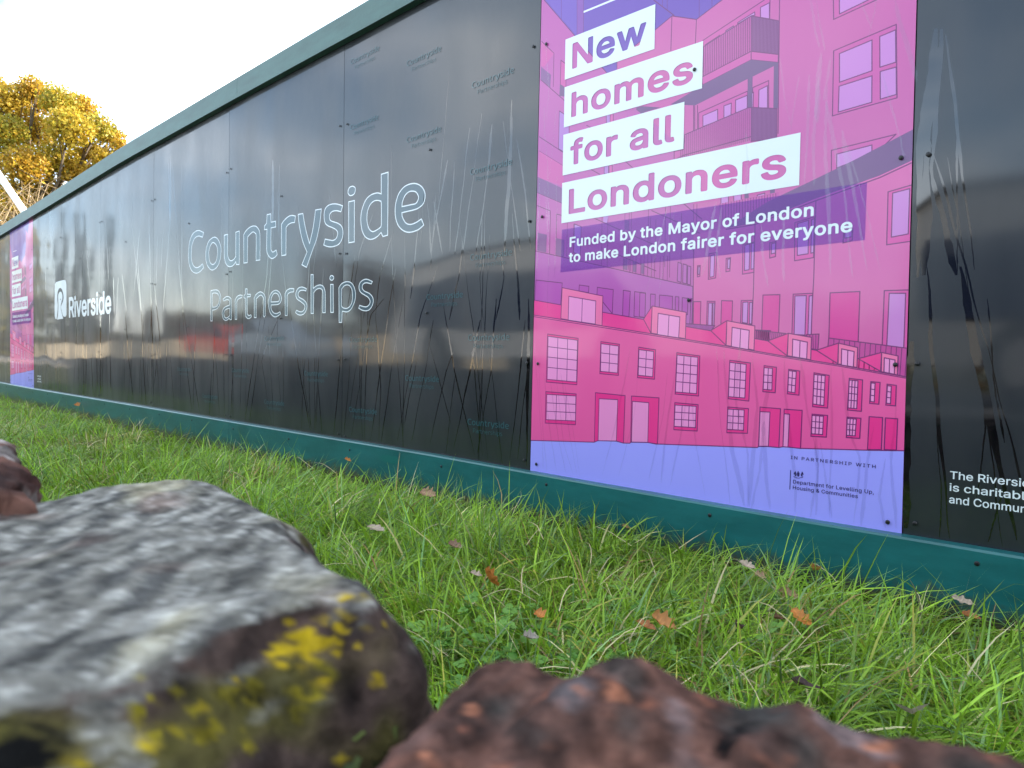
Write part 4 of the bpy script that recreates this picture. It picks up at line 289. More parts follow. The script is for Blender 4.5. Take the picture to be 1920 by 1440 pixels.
# fresh paint dabs on the kick board
def dab(px, py, rx, rz, seed):
    x, z = pw(px, py); r = random.Random(seed); n = 18
    V = [(x + rx*math.cos(2*PI*k/n)*r.uniform(.75, 1.1), -E_KICK-.0015, z + rz*math.sin(2*PI*k/n)*r.uniform(.7, 1.1)) for k in range(n)]
    pymesh('paint_dab', V, [tuple(range(n))], [PATCH], hoard)
dab(745, 860, .085, .020, 1)

# screws: two either side of each joint, one in the middle of each panel
sm = bmesh.new(); bmesh.ops.create_uvsphere(sm, u_segments=10, v_segments=6, radius=.0055)
bmesh.ops.scale(sm, vec=(1, .45, 1), verts=sm.verts); sme = bpy.data.meshes.new('screw'); sm.to_mesh(sme); sm.free()
sme.materials.append(mat('screw_head', (.012, .012, .014), .35, metal=.3))
first = None
for i in range(2, len(J)-2):
    for z, cols in ((.228, 2), (.58, 2), (.768, 1), (1.068, 2), (1.416, 1), (1.654, 2)):
        for jx in ((J[i](z)+.028, J[i+1](z)-.028) if cols == 2 else ((J[i](z)+J[i+1](z))/2+.022,)):
            if first is None: s = first = bpy.data.objects.new('screw', sme)
            else: s = first.copy()
            COL.objects.link(s); s.parent = panels[i]
            s.location = (jx+prng.uniform(-.006, .006), -.0045, z+prng.uniform(-.012, .012))

for k, o in enumerate(kicks):               # fixings of the kick board
    for x in np.arange(-9, 3.5, .61):
        lo, hi = o.bound_box[0][0], o.bound_box[4][0]
        if lo < x < hi:
            s = first.copy(); COL.objects.link(s); s.parent = o; s.location = (x+prng.uniform(-.03, .03), -E_KICK-.001, kick_top(x)-.035+prng.uniform(-.006, .006))

# ------------------------------------------------------------------ lettering tools
LIGHT = (json.loads(GLYPHS), 9); BOLD = (json.loads(GLYPHS_BOLD), 22)
def curve_mesh(splines):
    """closed outlines in the (x, z) plane -> flat filled mesh, inner outlines left open"""
    c = bpy.data.curves.new('c', 'CURVE'); c.dimensions = '2D'; c.fill_mode = 'BOTH'
    for kind, pts in splines:
        s = c.splines.new('POLY'); s.points.add(len(pts)-1); s.use_cyclic_u = True
        for q, p in zip(s.points, pts): q.co = (p[0], p[1], 0, 1)
    o = bpy.data.objects.new('c', c); COL.objects.link(o)
    dg = bpy.context.evaluated_depsgraph_get(); me = bpy.data.meshes.new_from_object(o.evaluated_get(dg))
    bpy.data.objects.remove(o); bpy.data.curves.remove(c)
    return me
def flat(name, splines, y, material, parent):
    me = curve_mesh(splines)
    V = np.empty(len(me.vertices)*3, np.float32); me.vertices.foreach_get('co', V); V = V.reshape(-1, 3)
    V = np.stack([V[:, 0], np.full(len(V), y, np.float32), V[:, 1]], 1); me.vertices.foreach_set('co', V.ravel())
    me.name = name; me.materials.clear(); me.update()
    bm = bmesh.new(); bm.from_mesh(me); bm.normal_update(); bmesh.ops.reverse_faces(bm, faces=[f for f in bm.faces if f.normal.y > 0]); bm.to_mesh(me); bm.free(); me.update()
    return link(name, me, parent, [material])
def text_splines(s, x0, x1, zb, cap, track=0, face=None):
    """text set between x0 and x1 with its baseline at zb and its capitals cap metres high"""
    GLY, fat = face or LIGHT
    raw, x = [], 0
    for ch in s:
        if ch == ' ': x += GLY['_sp'][0]+track; continue
        adv, sp = GLY[ch]
        for pts in sp:
            raw.append([(pts[k]+x, pts[k+1]) for k in range(0, len(pts), 2)])
        x += adv+track
    xs = [p[0] for sp in raw for p in sp]; a, b = min(xs), max(xs); sx, sz = (x1-x0)/(b-a), cap/(509.0+2*fat)
    return [('P', [(x0+(p[0]-a)*sx, zb+(p[1]+fat)*sz) for p in sp]) for sp in raw]
def smooth_loop(txt, conv, n=5):
    """'x,y x,y* ...' -> closed Catmull-Rom loop with corners at the starred points"""
    P, Cn = [], []
    for tok in txt.split():
        c = tok.endswith('*'); a, b = tok.rstrip('*').split(','); P.append(np.array(conv(float(a), float(b)))); Cn.append(c)
    o = []
    k = len(P)
    for i in range(k):
        p0, p1, p2, p3 = P[i-1], P[i], P[(i+1) % k], P[(i+2) % k]
        if Cn[i]: p0 = p1*2-p2
        if Cn[(i+1) % k]: p3 = p2*2-p1
        if Cn[i] and Cn[(i+1) % k]: o.append(p1); continue
        m1, m2 = (p2-p0)/2, (p3-p1)/2
        for j in range(n):
            t = j/n; t2, t3 = t*t, t*t*t
            o.append((2*t3-3*t2+1)*p1 + (t3-2*t2+t)*m1 + (-2*t3+3*t2)*p2 + (t3-t2)*m2)
    return [tuple(float(v) for v in p) for p in o]
def face_out(V, f):
    a = sum(V[f[i-1]][0]*V[f[i]][2]-V[f[i]][0]*V[f[i-1]][2] for i in range(len(f)))
    return f if a > 0 else tuple(reversed(f))
def ribbons(loops, wd, y):
    V, Fc = [], []
    for lp in loops:
        P = np.array(lp); n = len(P)
        d1 = P - np.roll(P, 1, 0); d2 = np.roll(P, -1, 0) - P
        d1 /= np.linalg.norm(d1, axis=1)[:, None]+1e-9; d2 /= np.linalg.norm(d2, axis=1)[:, None]+1e-9
        n1 = np.stack([-d1[:, 1], d1[:, 0]], 1); n2 = np.stack([-d2[:, 1], d2[:, 0]], 1)
        mm = n1+n2; mm /= np.linalg.norm(mm, axis=1)[:, None]+1e-9
        sc = 1/np.clip((mm*n1).sum(1), .45, 1); off = mm*sc[:, None]*wd/2
        b = len(V)
        for a, c in zip(P+off, P-off): V += [(a[0], y, a[1]), (c[0], y, c[1])]
        Fc += [(b+2*i, b+2*i+1, b+2*((i+1) % n)+1, b+2*((i+1) % n)) for i in range(n)]
    return V, [face_out(V, f) for f in Fc]
WHITE = gloss('print_white', (.64, .70, .72), .08, .5, .4)
DARKINK = gloss('print_ink', (.03, .02, .12), .08, .4)
# ------------------------------------------------------------------ the large outlined company lettering
def crop(x0, y0, s): return lambda a, b: pw(x0+a/s, y0+b/s)
P1, P2, P3, Q1, Q2 = crop(340, 380, 10.2875), crop(480, 370, 10.2875), crop(600, 320, 8.727), crop(380, 530, 12), crop(530, 510, 10.105)
BIG = [
 (P1, '430,575* 410,665* 325,645 250,700 205,830 195,1000 205,1140 240,1220 290,1255 350,1235 410,1180* 430,1255* 360,1330 280,1360 210,1320 160,1220 138,1080 140,920 160,760 200,640 260,565 335,537'),
 (P1, '640,665 715,720 760,840 765,960 745,1110 690,1240 595,1300 520,1240 478,1130 470,1000 490,850 540,730'),
 (P1, '625,770 680,830 700,930 690,1050 660,1150 605,1193 555,1150 535,1060 530,960 550,860 585,790'),
 (P1, '828,628* 895,610* 895,960 905,1050 930,1105 965,1120 1010,1095 1050,1040* 1052,570* 1120,548* 1118,1190* 1060,1195* 1050,1140* 1000,1210 935,1235 875,1200 840,1110 828,980'),
 (P1, '1205,1165* 1203,620* 1250,540 1340,465 1430,452 1490,510 1515,590 1520,700 1518,1105* 1442,1115* 1445,660 1430,595 1385,565 1335,600 1280,660* 1275,1155*'),
 (P2, '215,335* 285,318* 290,480* 380,460* 382,570* 290,590* 288,960 300,1030 330,1055 390,1015* 410,1105* 360,1160 300,1178 245,1130 212,1050 206,930 212,615* 165,625* 165,550* 205,500*'),
 (P2, '497,1125* 492,520* 540,450 620,375 690,350 762,362* 745,485* 680,495 620,530 582,580* 578,1110*'),
 (P2, '815,330* 905,312* 940,520 980,700 1033,890* 1090,650 1130,400 1148,245* 1260,225* 1235,480 1170,800 1090,1020 975,1350* 885,1300* 985,1055* 920,900 870,720 830,500'),
 (P3, '370,575* 343,672* 270,655 200,670 160,720 160,790 190,825 290,860 350,905 375,980 370,1080 340,1160 290,1215 200,1245 120,1240 60,1215* 85,1120* 160,1135 220,1140 270,1100 290,1030 275,980 220,940 120,895 80,840 68,750 75,660 110,590 180,550 270,545'),
 (P3, '470,510* 565,488* 562,1165* 470,1180*'), (P3, '535,255 575,280 578,330 555,385 500,408 465,380 460,330 485,275'),
 (P3, '1003,60* 1115,25* 1108,1055* 1030,1078* 1000,1012* 930,1085 830,1125 750,1090 700,1010 675,900 668,770 690,630 750,480 830,400 930,365 1003,378*'),
 (P3, '940,487 1000,500* 1005,560* 1005,880* 990,925 930,970 865,997 810,960 780,880 768,780 780,660 820,560 880,500'),
 (P3, '1660,790* 1698,890* 1600,970 1470,1008 1370,985 1290,910 1245,800 1230,660 1245,510 1300,360 1400,250 1540,208 1650,250 1710,340 1720,440 1690,540 1620,605 1540,640 1340,688* 1350,760 1400,850 1470,880 1560,855'),
 (P3, '1342,588* 1350,510 1390,410 1450,350 1510,335 1570,350 1608,410 1608,470 1570,535 1500,555')]
SMALL = [
 (Q1, '180,185* 250,165 320,165 370,200 405,290 408,380 385,490 340,570 280,605 218,620* 218,862* 180,862*'), (Q1, '220,240* 280,232 335,250 368,310 372,390 350,480 310,535 260,550 220,550*'),
 (Q1, '460,370* 530,315 580,312 630,350 650,420 650,830* 615,835* 600,800* 550,840 510,848 465,810 440,720 445,640 480,570 540,530 605,500 605,420 575,385 530,385 475,415*'), (Q1, '610,575* 550,590 500,625 480,700 495,770 530,795 580,770 612,735*'),
 (Q1, '730,825* 730,390* 770,320 830,280 890,285* 885,335* 830,355 785,390 772,440* 770,825*'),
 (Q1, '965,140* 1003,140* 1003,260* 1078,262* 1075,315* 1003,320* 1003,640 1015,720 1050,740 1085,720* 1100,765* 1060,800 1020,808 980,770 962,690 958,350* 930,340* 930,300* 960,250*'),
 (Q1, '1160,785* 1160,345* 1200,270 1270,215 1320,210 1370,245 1405,310 1412,400 1410,740* 1385,775* 1365,740* 1375,400 1355,320 1310,280 1260,310 1210,360* 1205,785*'),
 (Q1, '1740,655* 1755,700* 1700,745 1630,770 1570,740 1520,670 1490,560 1485,450 1500,330 1550,230 1620,175 1680,180 1735,230 1770,320 1768,400 1730,470 1660,495 1545,500* 1540,560 1560,630 1600,680 1650,695 1700,680'), (Q1, '1540,435* 1550,340 1590,260 1640,235 1690,260 1725,330 1725,390 1690,425'),
 (Q2, '48,825* 45,410* 80,350 140,315 215,318* 210,375* 150,385 105,410 88,450* 88,825*'),
 (Q2, '452,315* 440,360* 380,345 325,360 295,410 300,460 330,490 400,530 450,590 462,660 440,740 400,795 345,815 290,805 245,770* 262,725* 320,750 370,750 410,710 420,650 400,610 340,560 275,510 250,440 260,370 300,305 370,285'),
 (Q2, '537,50* 580,50* 580,310* 640,265 710,245 765,270 795,330 808,430 808,770* 757,770* 760,400 740,330 690,310 630,340 590,390* 583,785* 537,785*'),
 (Q2, '908,235* 958,235* 962,765* 910,765*'), (Q2, '930,65 962,85 968,110 955,145 925,157 898,135 895,105 910,75'),
 (Q2, '1070,955* 1065,300* 1110,230 1180,190 1250,185 1310,215 1355,290 1380,400 1375,510 1340,620 1290,710 1220,755 1130,742* 1122,955*'), (Q2, '1122,320* 1170,260 1230,245 1280,270 1315,340 1325,440 1315,560 1275,650 1210,690 1150,680 1120,650*'),
 (Q2, '1700,180* 1680,225* 1600,205 1545,215 1510,260 1515,320 1555,365 1640,405 1700,470 1718,550 1695,640 1640,715 1570,735 1500,720 1442,685* 1460,632* 1530,655 1600,655 1650,600 1655,540 1620,480 1560,440 1490,395 1455,340 1447,270 1470,200 1530,150 1600,138')]
big = [smooth_loop(t, c) for c, t in BIG]; small = [smooth_loop(t, c) for c, t in SMALL]
TEAL = gloss('print_teal', (.020, .062, .085), .07, .5, .46, spec=.72)
FAINT = gloss('print_faint_teal', (.012, .070, .084), .07, .5, .46, spec=.72)
def sorted_fill(loops): return [('P', lp) for lp in loops]
for nm, loops, wd in (('company_lettering', big, .0046), ('company_lettering', small, .0040)):
    fill = flat(nm, sorted_fill(loops), -.00022, TEAL, hoard)
    V, Fc = ribbons(loops, wd, -.00024)
    pymesh('outline', V, Fc, [WHITE], fill)
# the same lettering, small and faint, scattered over the black panels
allp = np.array([p for lp in big+small for p in lp]); bx0, bz0 = allp[:, 0].min(), allp[:, 1].min()
bx1, bz1 = allp[:, 0].max(), allp[:, 1].max()
WMW = .225
sc = WMW/(bx1-bx0)
wm = None
def watermark(px, py, parent):
    global wm
    x, z = pw(px, py)
    if wm is None:
        wm = flat('faint_lettering', [('P', [((p[0]-bx0)*sc, (p[1]-bz0)*sc) for p in lp]) for lp in big+small], 0, FAINT, parent); o = wm
    else:
        o = wm.copy(); COL.objects.link(o); o.parent = parent
    o.location = (x, -.0016, z)
# pixel of the left foot of each (left end of the first word, foot of the second)
for px, py in ((877,812),(878,655),(760,728),(655,785),(655,655),(571,716),(496,768),(435,708),(380,755),(333,704),(496,650),
               (758,875),(572,852),(882,505),(800,578),(885,183),(763,140),(763,283),(882,345),(658,135),(657,258)):
    X = pw(px, py)[0]
    i = max(k for k in range(len(J)-1) if J[k](1) <= X)
    watermark(px, py, panels[i])

# the other company's badge and name, in white
R1 = crop(90, 510, 14.4)
badge = [smooth_loop('185,400 200,320 235,270 440,215 480,260 497,350* 500,1150* 480,1200 440,1210* 405,1180 370,1060 350,950 365,890 400,800 420,700 410,580 380,480 340,430 290,460 260,560 250,700 265,900 255,1100 235,1260* 215,1275 190,1220 180,1100', R1),
         smooth_loop('340,530 370,560 390,640 385,760 350,870 345,980 365,1080 410,1260* 245,1285* 270,1150 280,900 275,650 300,560', R1)]
flat('badge', sorted_fill(badge), -.00022, WHITE, hoard)
xa, zb = pw(129.3, 596); zt = pw(129.3, 557.5)[1]; xb = pw(208.6, 580)[0]
flat('company_name', text_splines('Riverside', xa, xb, zb, zt-zb, 0, BOLD), -.00022, WHITE, hoard)

# small white lines on the panel beside each poster
def small_print(x0, wid, zbase, cap, lead, parent):
    W = wid/ (len('The Riverside'))
    for k, s in enumerate(('The Riverside', 'is charitable', 'and Community')):
        flat('small_print', text_splines(s, x0, x0+wid*(1.0, .955, 1.05)[k], zbase-k*lead, cap), -.00022, WHITE, parent)
x0, z0 = pw(1781, 897.5); z1 = pw(1778, 942.8)[1]; xend = pw(1948, 910)[0]
small_print(x0, xend-x0, z0, (pw(1781, 883)[1]-z0), (z0-z1)/2, hoard)
dxp = J[FAR+1](.4)-J[NEAR+1](.4)
small_print(x0+dxp+.05, xend-x0, z0-.01, (pw(1781, 883)[1]-z0), (z0-z1)/2, hoard)
# ------------------------------------------------------------------ the printed poster
def S(r, g, b, k=.80):
    return tuple(k*((c/255/12.92) if c < 10 else ((c/255+.055)/1.055)**2.4) for c in (r, g, b))
INKS = dict(base=(203,86,160), left=(190,80,164), sky=(108,64,172), sky2=(116,76,182), skyp=(134,68,168), dark=(112,66,124), dark2=(132,72,138), pane=(204,126,202),
            deep=(206,76,160), slat=(196,72,158), slat2=(140,64,136), store=(184,82,172), storew=(182,66,170), right=(216,92,164), rwin=(218,70,160), rdeep=(222,52,152),
            rail=(196,56,148), roof=(241,50,146), front=(244,112,168), wall=(236,86,158), hpane=(242,146,206), reveal=(238,42,138), door=(238,140,200),
            pave=(164,162,255), line=(112,22,104), white=(235,238,245), lilac=(180,118,198))
art_m, art_i = [], {}
for k, c in INKS.items():
    art_i[k] = len(art_m); art_m.append(gloss('ink_'+k, S(*c), .08, .5, .42, spec=.66))
KA = dict(A=(1000,0,8), B=(1200,0,6.857), C=(1000,160,6.857), D=(1200,160,6.857), E=(1000,330,6.857), F=(1240,330,6.857), G=(1460,330,6.857), H=(990,500,8), I=(1200,520,8),
          J=(1400,520,6), K=(990,660,8), L=(1220,660,8), M=(1420,700,6.4), N=(1460,840,9.6), O=(1440,0,6.857), X=(0,0,1))
def PX(k, txt):
    x0, y0, s = KA[k]; return [(x0+float(a)/s, y0+float(b)/s) for a, b in (t.split(',') for t in txt.split())]
jl, jr = J[NEAR], J[NEAR+1]; g = .0015
PZ0, PZ1 = .12, 2.02
QUAD = [(jl(PZ0)+g, PZ0), (jr(PZ0)-g, PZ0), (jr(PZ1)-g, PZ1), (jl(PZ1)+g, PZ1)]
def clip(poly):
    for (ax, ay), (bx, by) in zip(QUAD, QUAD[1:]+QUAD[:1]):
        o = []
        for i, (px, py) in enumerate(poly):
            qx, qy = poly[i-1]
            sp = (bx-ax)*(py-ay)-(by-ay)*(px-ax); sq = (bx-ax)*(qy-ay)-(by-ay)*(qx-ax)
            if (sp >= 0) != (sq >= 0):
                t = sq/(sq-sp); o.append((qx+(px-qx)*t, qy+(py-qy)*t))
            if sp >= 0: o.append((px, py))
        poly = o
        if len(poly) < 3: return []
    return poly
AV, AF, AM = [], [], []; layer = [0]
STEP = 1e-6
def put(poly, ink, lay=None):
    poly = clip(poly)
    if not poly: return
    if lay is None: layer[0] += 1; lay = layer[0]
    y = -.0001-STEP*lay
    b = len(AV); AV.extend((x, y, z) for x, z in poly); AF.append(face_out(AV, tuple(range(b, b+len(poly))))); AM.append(art_i[ink])
LW = .0026
def stroke(P, wd=LW, ink='line', closed=False):
    n = len(P); l0 = layer[0]; layer[0] += 3
    for i in range(n if closed else n-1):
        a, b = np.array(P[i]), np.array(P[(i+1) % n]); d = b-a; l = np.linalg.norm(d)
        if l < 1e-6: continue
        d /= l; nn = np.array((-d[1], d[0]))*wd/2; a = a-d*wd*.4; b = b+d*wd*.4
        put([tuple(a-nn), tuple(b-nn), tuple(b+nn), tuple(a+nn)], ink, l0+1+(2 if closed and i == n-1 else i % 2))
def W(P): return [pw(*p) for p in P]
def shape(k, txt, ink, line=True, wd=LW):
    P = W(PX(k, txt)); put(P, ink)
    if line: stroke(P, wd, closed=True)
def line(k, txt, wd=LW, ink='line'): stroke(W(PX(k, txt)), wd, ink)
def bars(k, txt, n, wd=.0022, ink='line'):        # n upright bars inside a quad given top-left, top-right, bottom-right, bottom-left
    a, b, c, d = [np.array(p) for p in PX(k, txt)]
    layer[0] += 1; l0 = layer[0]
    for i in range(1, n):
        t = i/n; p, q = a+(b-a)*t, d+(c-d)*t; stroke([pw(*p), pw(*q)], wd, ink); layer[0] = l0
def window(k, outer, pane, nx, ny, frame='reveal', glass='hpane'):
    shape(k, outer, frame); shape(k, pane, glass)
    a, b, c, d = [np.array(p) for p in PX(k, pane)]
    for i in range(1, nx): t = i/nx; stroke([pw(*(a+(b-a)*t)), pw(*(d+(c-d)*t))], .0024)
    for i in range(1, ny): t = i/ny*(.96 if ny > 3 else 1); stroke([pw(*(a+(d-a)*t)), pw(*(b+(c-b)*t))], .0024)

put(QUAD, 'base')
# left tower and the violet sky between the blocks
shape('X', '1000,-320 1016,-5 1138,137 1157,130 1300,200 1300,545 1000,545', 'left', False)
shape('X', '1016,-5 1138,137 1157,130 1157,112 1230,55 1260,30 1306,36.5 1354,0 1420,-45 1600,-400 1010,-400', 'sky', False)
shape('X', '1020,-4 1082,67 1082,-300 1010,-300', 'sky2', False)
shape('X', '1082,-300 1094,-300 1094,86 1082,70', 'skyp', False)
line('X', '1016,-5 1138,137'); line('X', '1052.5,-300 1052.5,38', .0015); line('X', '1082,-300 1082,70', .0015); line('X', '1094,-300 1094,84', .0015)
line('X', '1223,-2 1264,29 1260,30'); line('X', '1242,-200 1242,12', .0015); line('X', '1251,-200 1251,20', .0015); line('X', '1311,-200 1311,33', .0015); line('X', '1335,-200 1335,12', .0015)
line('X', '1095.5,22 1176,-11', .006, 'white')
shape('A', '115,1000 265,1120 255,1320 110,1195', 'dark2', False); line('A', '125,620 310,800 300,1300'); line('A', '310,800 160,1000', .0016)
shape('A', '125,630 310,805 165,1000 118,990', 'deep', False)
shape('A', '415,905 490,960 490,1300 400,1430', 'deep'); shape('A', '400,1260 480,1310 470,1450 390,1440', 'dark', False)
line('A', '110,1195 390,1440 480,1520')
shape('C', '335,330 460,410 460,900 325,815', 'lilac'); line('C', '75,660 390,865'); line('C', '75,845 390,1040')
shape('C', '75,845 390,1040 390,1300 70,1190', 'deep', False)
shape('E', '55,10 390,165 390,360 48,215', 'dark2', False); line('E', '48,215 390,360', .0016)
line('E', '50,380 220,450 210,1000'); line('E', '300,490 420,520'); line('E', '300,490 290,1000')
shape('E', '60,730 175,755 165,985 50,960', 'dark2', False); shape('E', '292,798 400,820 395,1045 288,1015', 'dark2', False)
# facade of the left tower seen between and below the plates
for t in ('1114,409 1162,431 1225,458', '1222,395 1281,421 1345,455', '1281,381 1316,411', '1100,235 1128,250', '1105,316 1125,327', '1170,300 1190,318', '1160,478 1230,508'): line('X', t)
shape('X', '1137,215 1145,213 1145,240 1137,240', 'lilac'); shape('X', '1133,312 1141,310 1141,326 1133,326', 'lilac')
shape('X', '1144,214 1150,212 1150,232 1144,232', 'deep'); shape('X', '1142,310 1148,309 1148,325 1142,325', 'deep')
shape('X', '1192,205 1238,194 1205,215', 'dark', False)
for x, y0, y1 in ((1064,418,480),(1076,420,482),(1129,404,500),(1140,402,502),(1172,396,470),(1180,396,505),(1184,398,508),(1216,392,512),(1220,408,470),(1230,412,470),(1248,385,500),(1257,384,520),(1278,400,528),(1301,376,470),(1307,378,455)):
    line('X', '%g,%g %g,%g' % (x, y0, x-1.5, y1), .0017)
shape('X', '1077,420 1090,425 1088,478 1076,474', 'lilac'); shape('X', '1141,405 1138,418 1131,416 1132,404', 'lilac', False)
for t in ('1155,1060 1215,1065 1210,1212 1150,1200', '1280,1090 1330,1100 1325,1240 1275,1230', '1390,1120 1430,1130 1425,1265 1385,1255', '1175,560 1230,575 1225,700 1172,690'): shape('E', t, 'dark2', False)
for x in (1170,1181,1187,1193,1202,1208,1215,1222,1228,1238,1244,1252): line('X', '%g,480 %g,525' % (x, x-1), .0016)
# storey below the tower, its doors
shape('X', '990,470 1006,471 1137,500.6 1222,520 1299,537 1299,640 990,600', 'store'); line('X', '1137,500.6 1222,520 1299,537')
for t in ('215,1110 260,1125 255,1370 205,1350', '280,1130 330,1145 325,1385 275,1375', '340,1155 380,1165 375,1400 335,1390'): shape('F', t, 'store')
shape('H', '120,200 515,245 490,575 105,505', 'storew')
for t in ('770,275 915,295 910,390 765,365', '1040,310 1280,345 1265,705 1035,420', '1430,355 1535,370 1515,750 1420,735', '1600,375 1765,395 1755,770 1590,745', '1840,410 1910,415 1905,640 1835,640'): shape('H', t, 'storew')
for t in ('0,230 85,240 75,600 -10,590', '160,250 230,255 225,470 155,470', '295,265 490,285 485,500 290,460', '530,290 585,295 580,520 530,500', '635,305 720,315 715,560 630,540', '765,320 792,322 778,700 748,695'): shape('I', t, 'storew')
# right-hand blocks
shape('X', '1157,128 1157,112 1230,55 1260,30 1306,36.5 1354,0 1420,-45 1700,-260 1800,-260 1800,260 1462,380 1300,300 1200,205', 'base', False)
line('X', '1157,128 1157,112 1230,55 1260,30 1306,36.5 1354,0 1500,-100'); line('X', '1260,30 1258,95'); line('X', '1306,36.5 1304,82')
shape('B', '800,520 1600,0 1670,-40 1670,245 1430,205 820,605', 'deep', False); line('B', '810,520 1600,0'); line('B', '1672,0 1668,245')
for t in ('838,598 838,578 1025,455 1030,472', '1103,412 1103,396 1200,335 1202,350', '1258,308 1258,290 1475,155 1478,195 1430,205', '1550,95 1665,35 1665,245 1550,225'): shape('B', t, 'pane')
shape('B', '820,600 1430,205 1430,660 815,990', 'slat'); bars('B', '820,600 1430,205 1430,660 815,990', 26)
shape('B', '1430,205 1790,270 1780,700 1430,660', 'slat2'); bars('B', '1430,205 1790,270 1780,700 1430,660', 20, .0017)
shape('B', '800,990 1430,660 1430,770 800,1095', 'deep'); shape('B', '1430,660 1780,700 1778,805 1430,770', 'deep')
shape('D', '590,255 705,265 750,250 1385,-80 1700,-160 1760,300 560,820 560,230', 'base', False)
shape('D', '755,355 1385,75 1385,300 755,570', 'deep'); shape('D', '1450,30 1655,-60 1655,295 1450,295', 'deep')
for t in ('810,390 1000,310 1000,460 810,530', '1080,265 1175,230 1170,390 1080,420', '1230,190 1380,130 1380,310 1230,360', '1530,60 1640,5 1640,292 1525,292', '1440,105 1460,90 1455,285 1440,285'): shape('D', t, 'pane')
for x in (690, 705, 740): line('D', '%d,260 %d,620' % (x, x))
shape('B', '800,1095 1430,770 1778,805 1772,1390 1715,1390 1722,850 1450,985 1440,1390 1385,1395 1385,1015 710,1355 580,1350 390,1345 600,1220', 'dark', False)
shape('C', '1320,290 1400,268 1640,285 1380,362', 'dark', False)
shape('D', '575,635 1390,290 1430,285 1430,660 560,900 440,960 440,850 560,825', 'slat'); bars('D', '500,665 1430,285 1430,700 500,960', 36)
shape('D', '1430,285 1762,300 1758,700 1430,720', 'slat2'); bars('D', '1430,285 1762,300 1758,700 1430,720', 20, .0017)
shape('X', '1300,383 1300,300 1330,290 1462,266 1462,352 1440,362', 'deep', False)
for x, k in ((1352,'pane'),(1376,'pane'),(1420,'pane')): shape('X', '%g,366 %g,362 %g,385 %g,388' % (x, x+14, x+14, x), k)
shape('X', '1396,362 1404,360 1404,378 1396,380', 'dark', False); shape('X', '1444,354 1453,352 1453,372 1444,374', 'dark', False)
shape('X', '1345,383 1460,360 1462,385 1416,412 1365,420 1348,400', 'slat', False); bars('X', '1345,383 1460,362 1460,400 1345,420', 22, .0018)
# tall right block with its big windows
shape('X', '1462,-260 1800,-260 1800,300 1721,296 1520,376 1462,372', 'base', False); line('X', '1463,-100 1459,250')
shape('O', '840,-110 1680,-450 1680,-130 845,250', 'deep'); shape('O', '918,-70 1560,-350 1560,-130 920,180', 'pane')
shape('O', '845,655 1650,315 1660,1258 830,1490', 'deep')
for t in ('920,690 1338,515 1338,910 920,1058', '915,1110 1338,975 1335,1315 905,1440', '1438,470 1642,385 1645,800 1440,865', '1443,920 1650,862 1652,1215 1445,1275'): shape('O', t, 'pane')
shape('X', '1559,282 1680,252 1640,290 1559,322', 'deep'); shape('X', '1569,289 1635,272 1635,290 1569,315', 'pane')
# lower right block
shape('X', '1300,440 1365,428 1416,418 1520,376 1721,296 1760,280 1760,720 1299,640', 'right', False)
shape('X', '1721,238 1600,301 1520,340 1440,378 1362,428 1416,418 1520,376 1650,329 1721,296', 'dark', False)
line('X', '1362,430 1416,421 1520,380 1650,333 1721,300', .003)
for t in ('1530,378 1526,520 1520,630', '1416,420 1413,540 1410,612', '1301,465 1299,640'): line('X', t)
shape('G', '1408,205 1830,80 1830,820 1390,885', 'rwin')
for t in ('1467,220 1687,163 1667,745 1450,787', '1730,140 1840,112 1830,705 1718,735'): shape('G', t, 'pane')
for o, ps in (('210,600 460,525 450,1050 205,1090', ('245,610 385,570 380,1000 240,1022', '425,560 460,550 450,985 415,992')), ('840,700 955,680 945,832 828,862', ('855,700 945,690 940,780 850,800',))):
    shape('G', o, 'rwin'); [shape('G', p, 'pane') for p in ps]
for o, ps in (('615,1000 715,985 700,1310 605,1330', ('635,1025 687,1010 677,1290 625,1302',)), ('835,1060 892,1050 882,1222 832,1232', ('855,1072 886,1064 880,1188 853,1192',)),
              ('1050,880 1200,850 1190,1240 1045,1262', ('1075,890 1140,876 1130,1205 1070,1216', '1160,870 1196,860 1190,1190 1155,1200')), ('1395,860 1475,842 1470,1035 1395,1055', ('1420,870 1472,860 1466,990 1415,1002',)),
              ('465,1155 502,1150 496,1290 464,1297', ('476,1170 498,1166 493,1262 474,1266',))):
    shape('F', o, 'rwin'); [shape('F', p, 'pane') for p in ps]
for t in ('805,365 915,365 905,730 800,720', '1225,350 1390,355 1380,680 1215,720'): shape('I', t, 'rdeep')
for o, ps in (('1010,360 1127,360 1112,740 1000,730', ('1030,385 1085,385 1077,735 1020,728', '1098,385 1122,385 1110,735 1092,735')), ('1520,350 1690,345 1680,710 1510,690', ('1545,375 1622,370 1612,690 1535,678', '1648,375 1686,375 1676,700 1642,695'))):
    shape('I', o, 'rwin'); [shape('I', p, 'pane') for p in ps]
for t in ('185,200 375,195 360,640 170,620', '940,175 1275,160 1255,740 925,710'): shape('J', t, 'rdeep')
for o, ps in (('525,190 745,180 725,660 510,650', ('545,210 672,205 657,650 535,642', '705,210 742,205 727,655 690,650')), ('1550,150 1900,140 1880,830 1525,780', ('1605,180 1790,180 1768,805 1577,778', '1835,175 1900,172 1880,830 1812,810'))):
    shape('J', o, 'rwin'); [shape('J', p, 'pane') for p in ps]
shape('I', '690,695 1125,725 1060,810 690,760', 'storew'); bars('I', '690,695 1125,725 1120,800 690,760', 24, .0016)
shape('I', '1720,790 1960,800 1960,960 1715,935', 'rail'); bars('I', '1720,790 1960,800 1960,960 1715,935', 9, .0018)
shape('J', '92,593 440,632 430,720 88,705', 'rail'); bars('J', '92,593 440,632 430,740 88,705', 16, .0018)
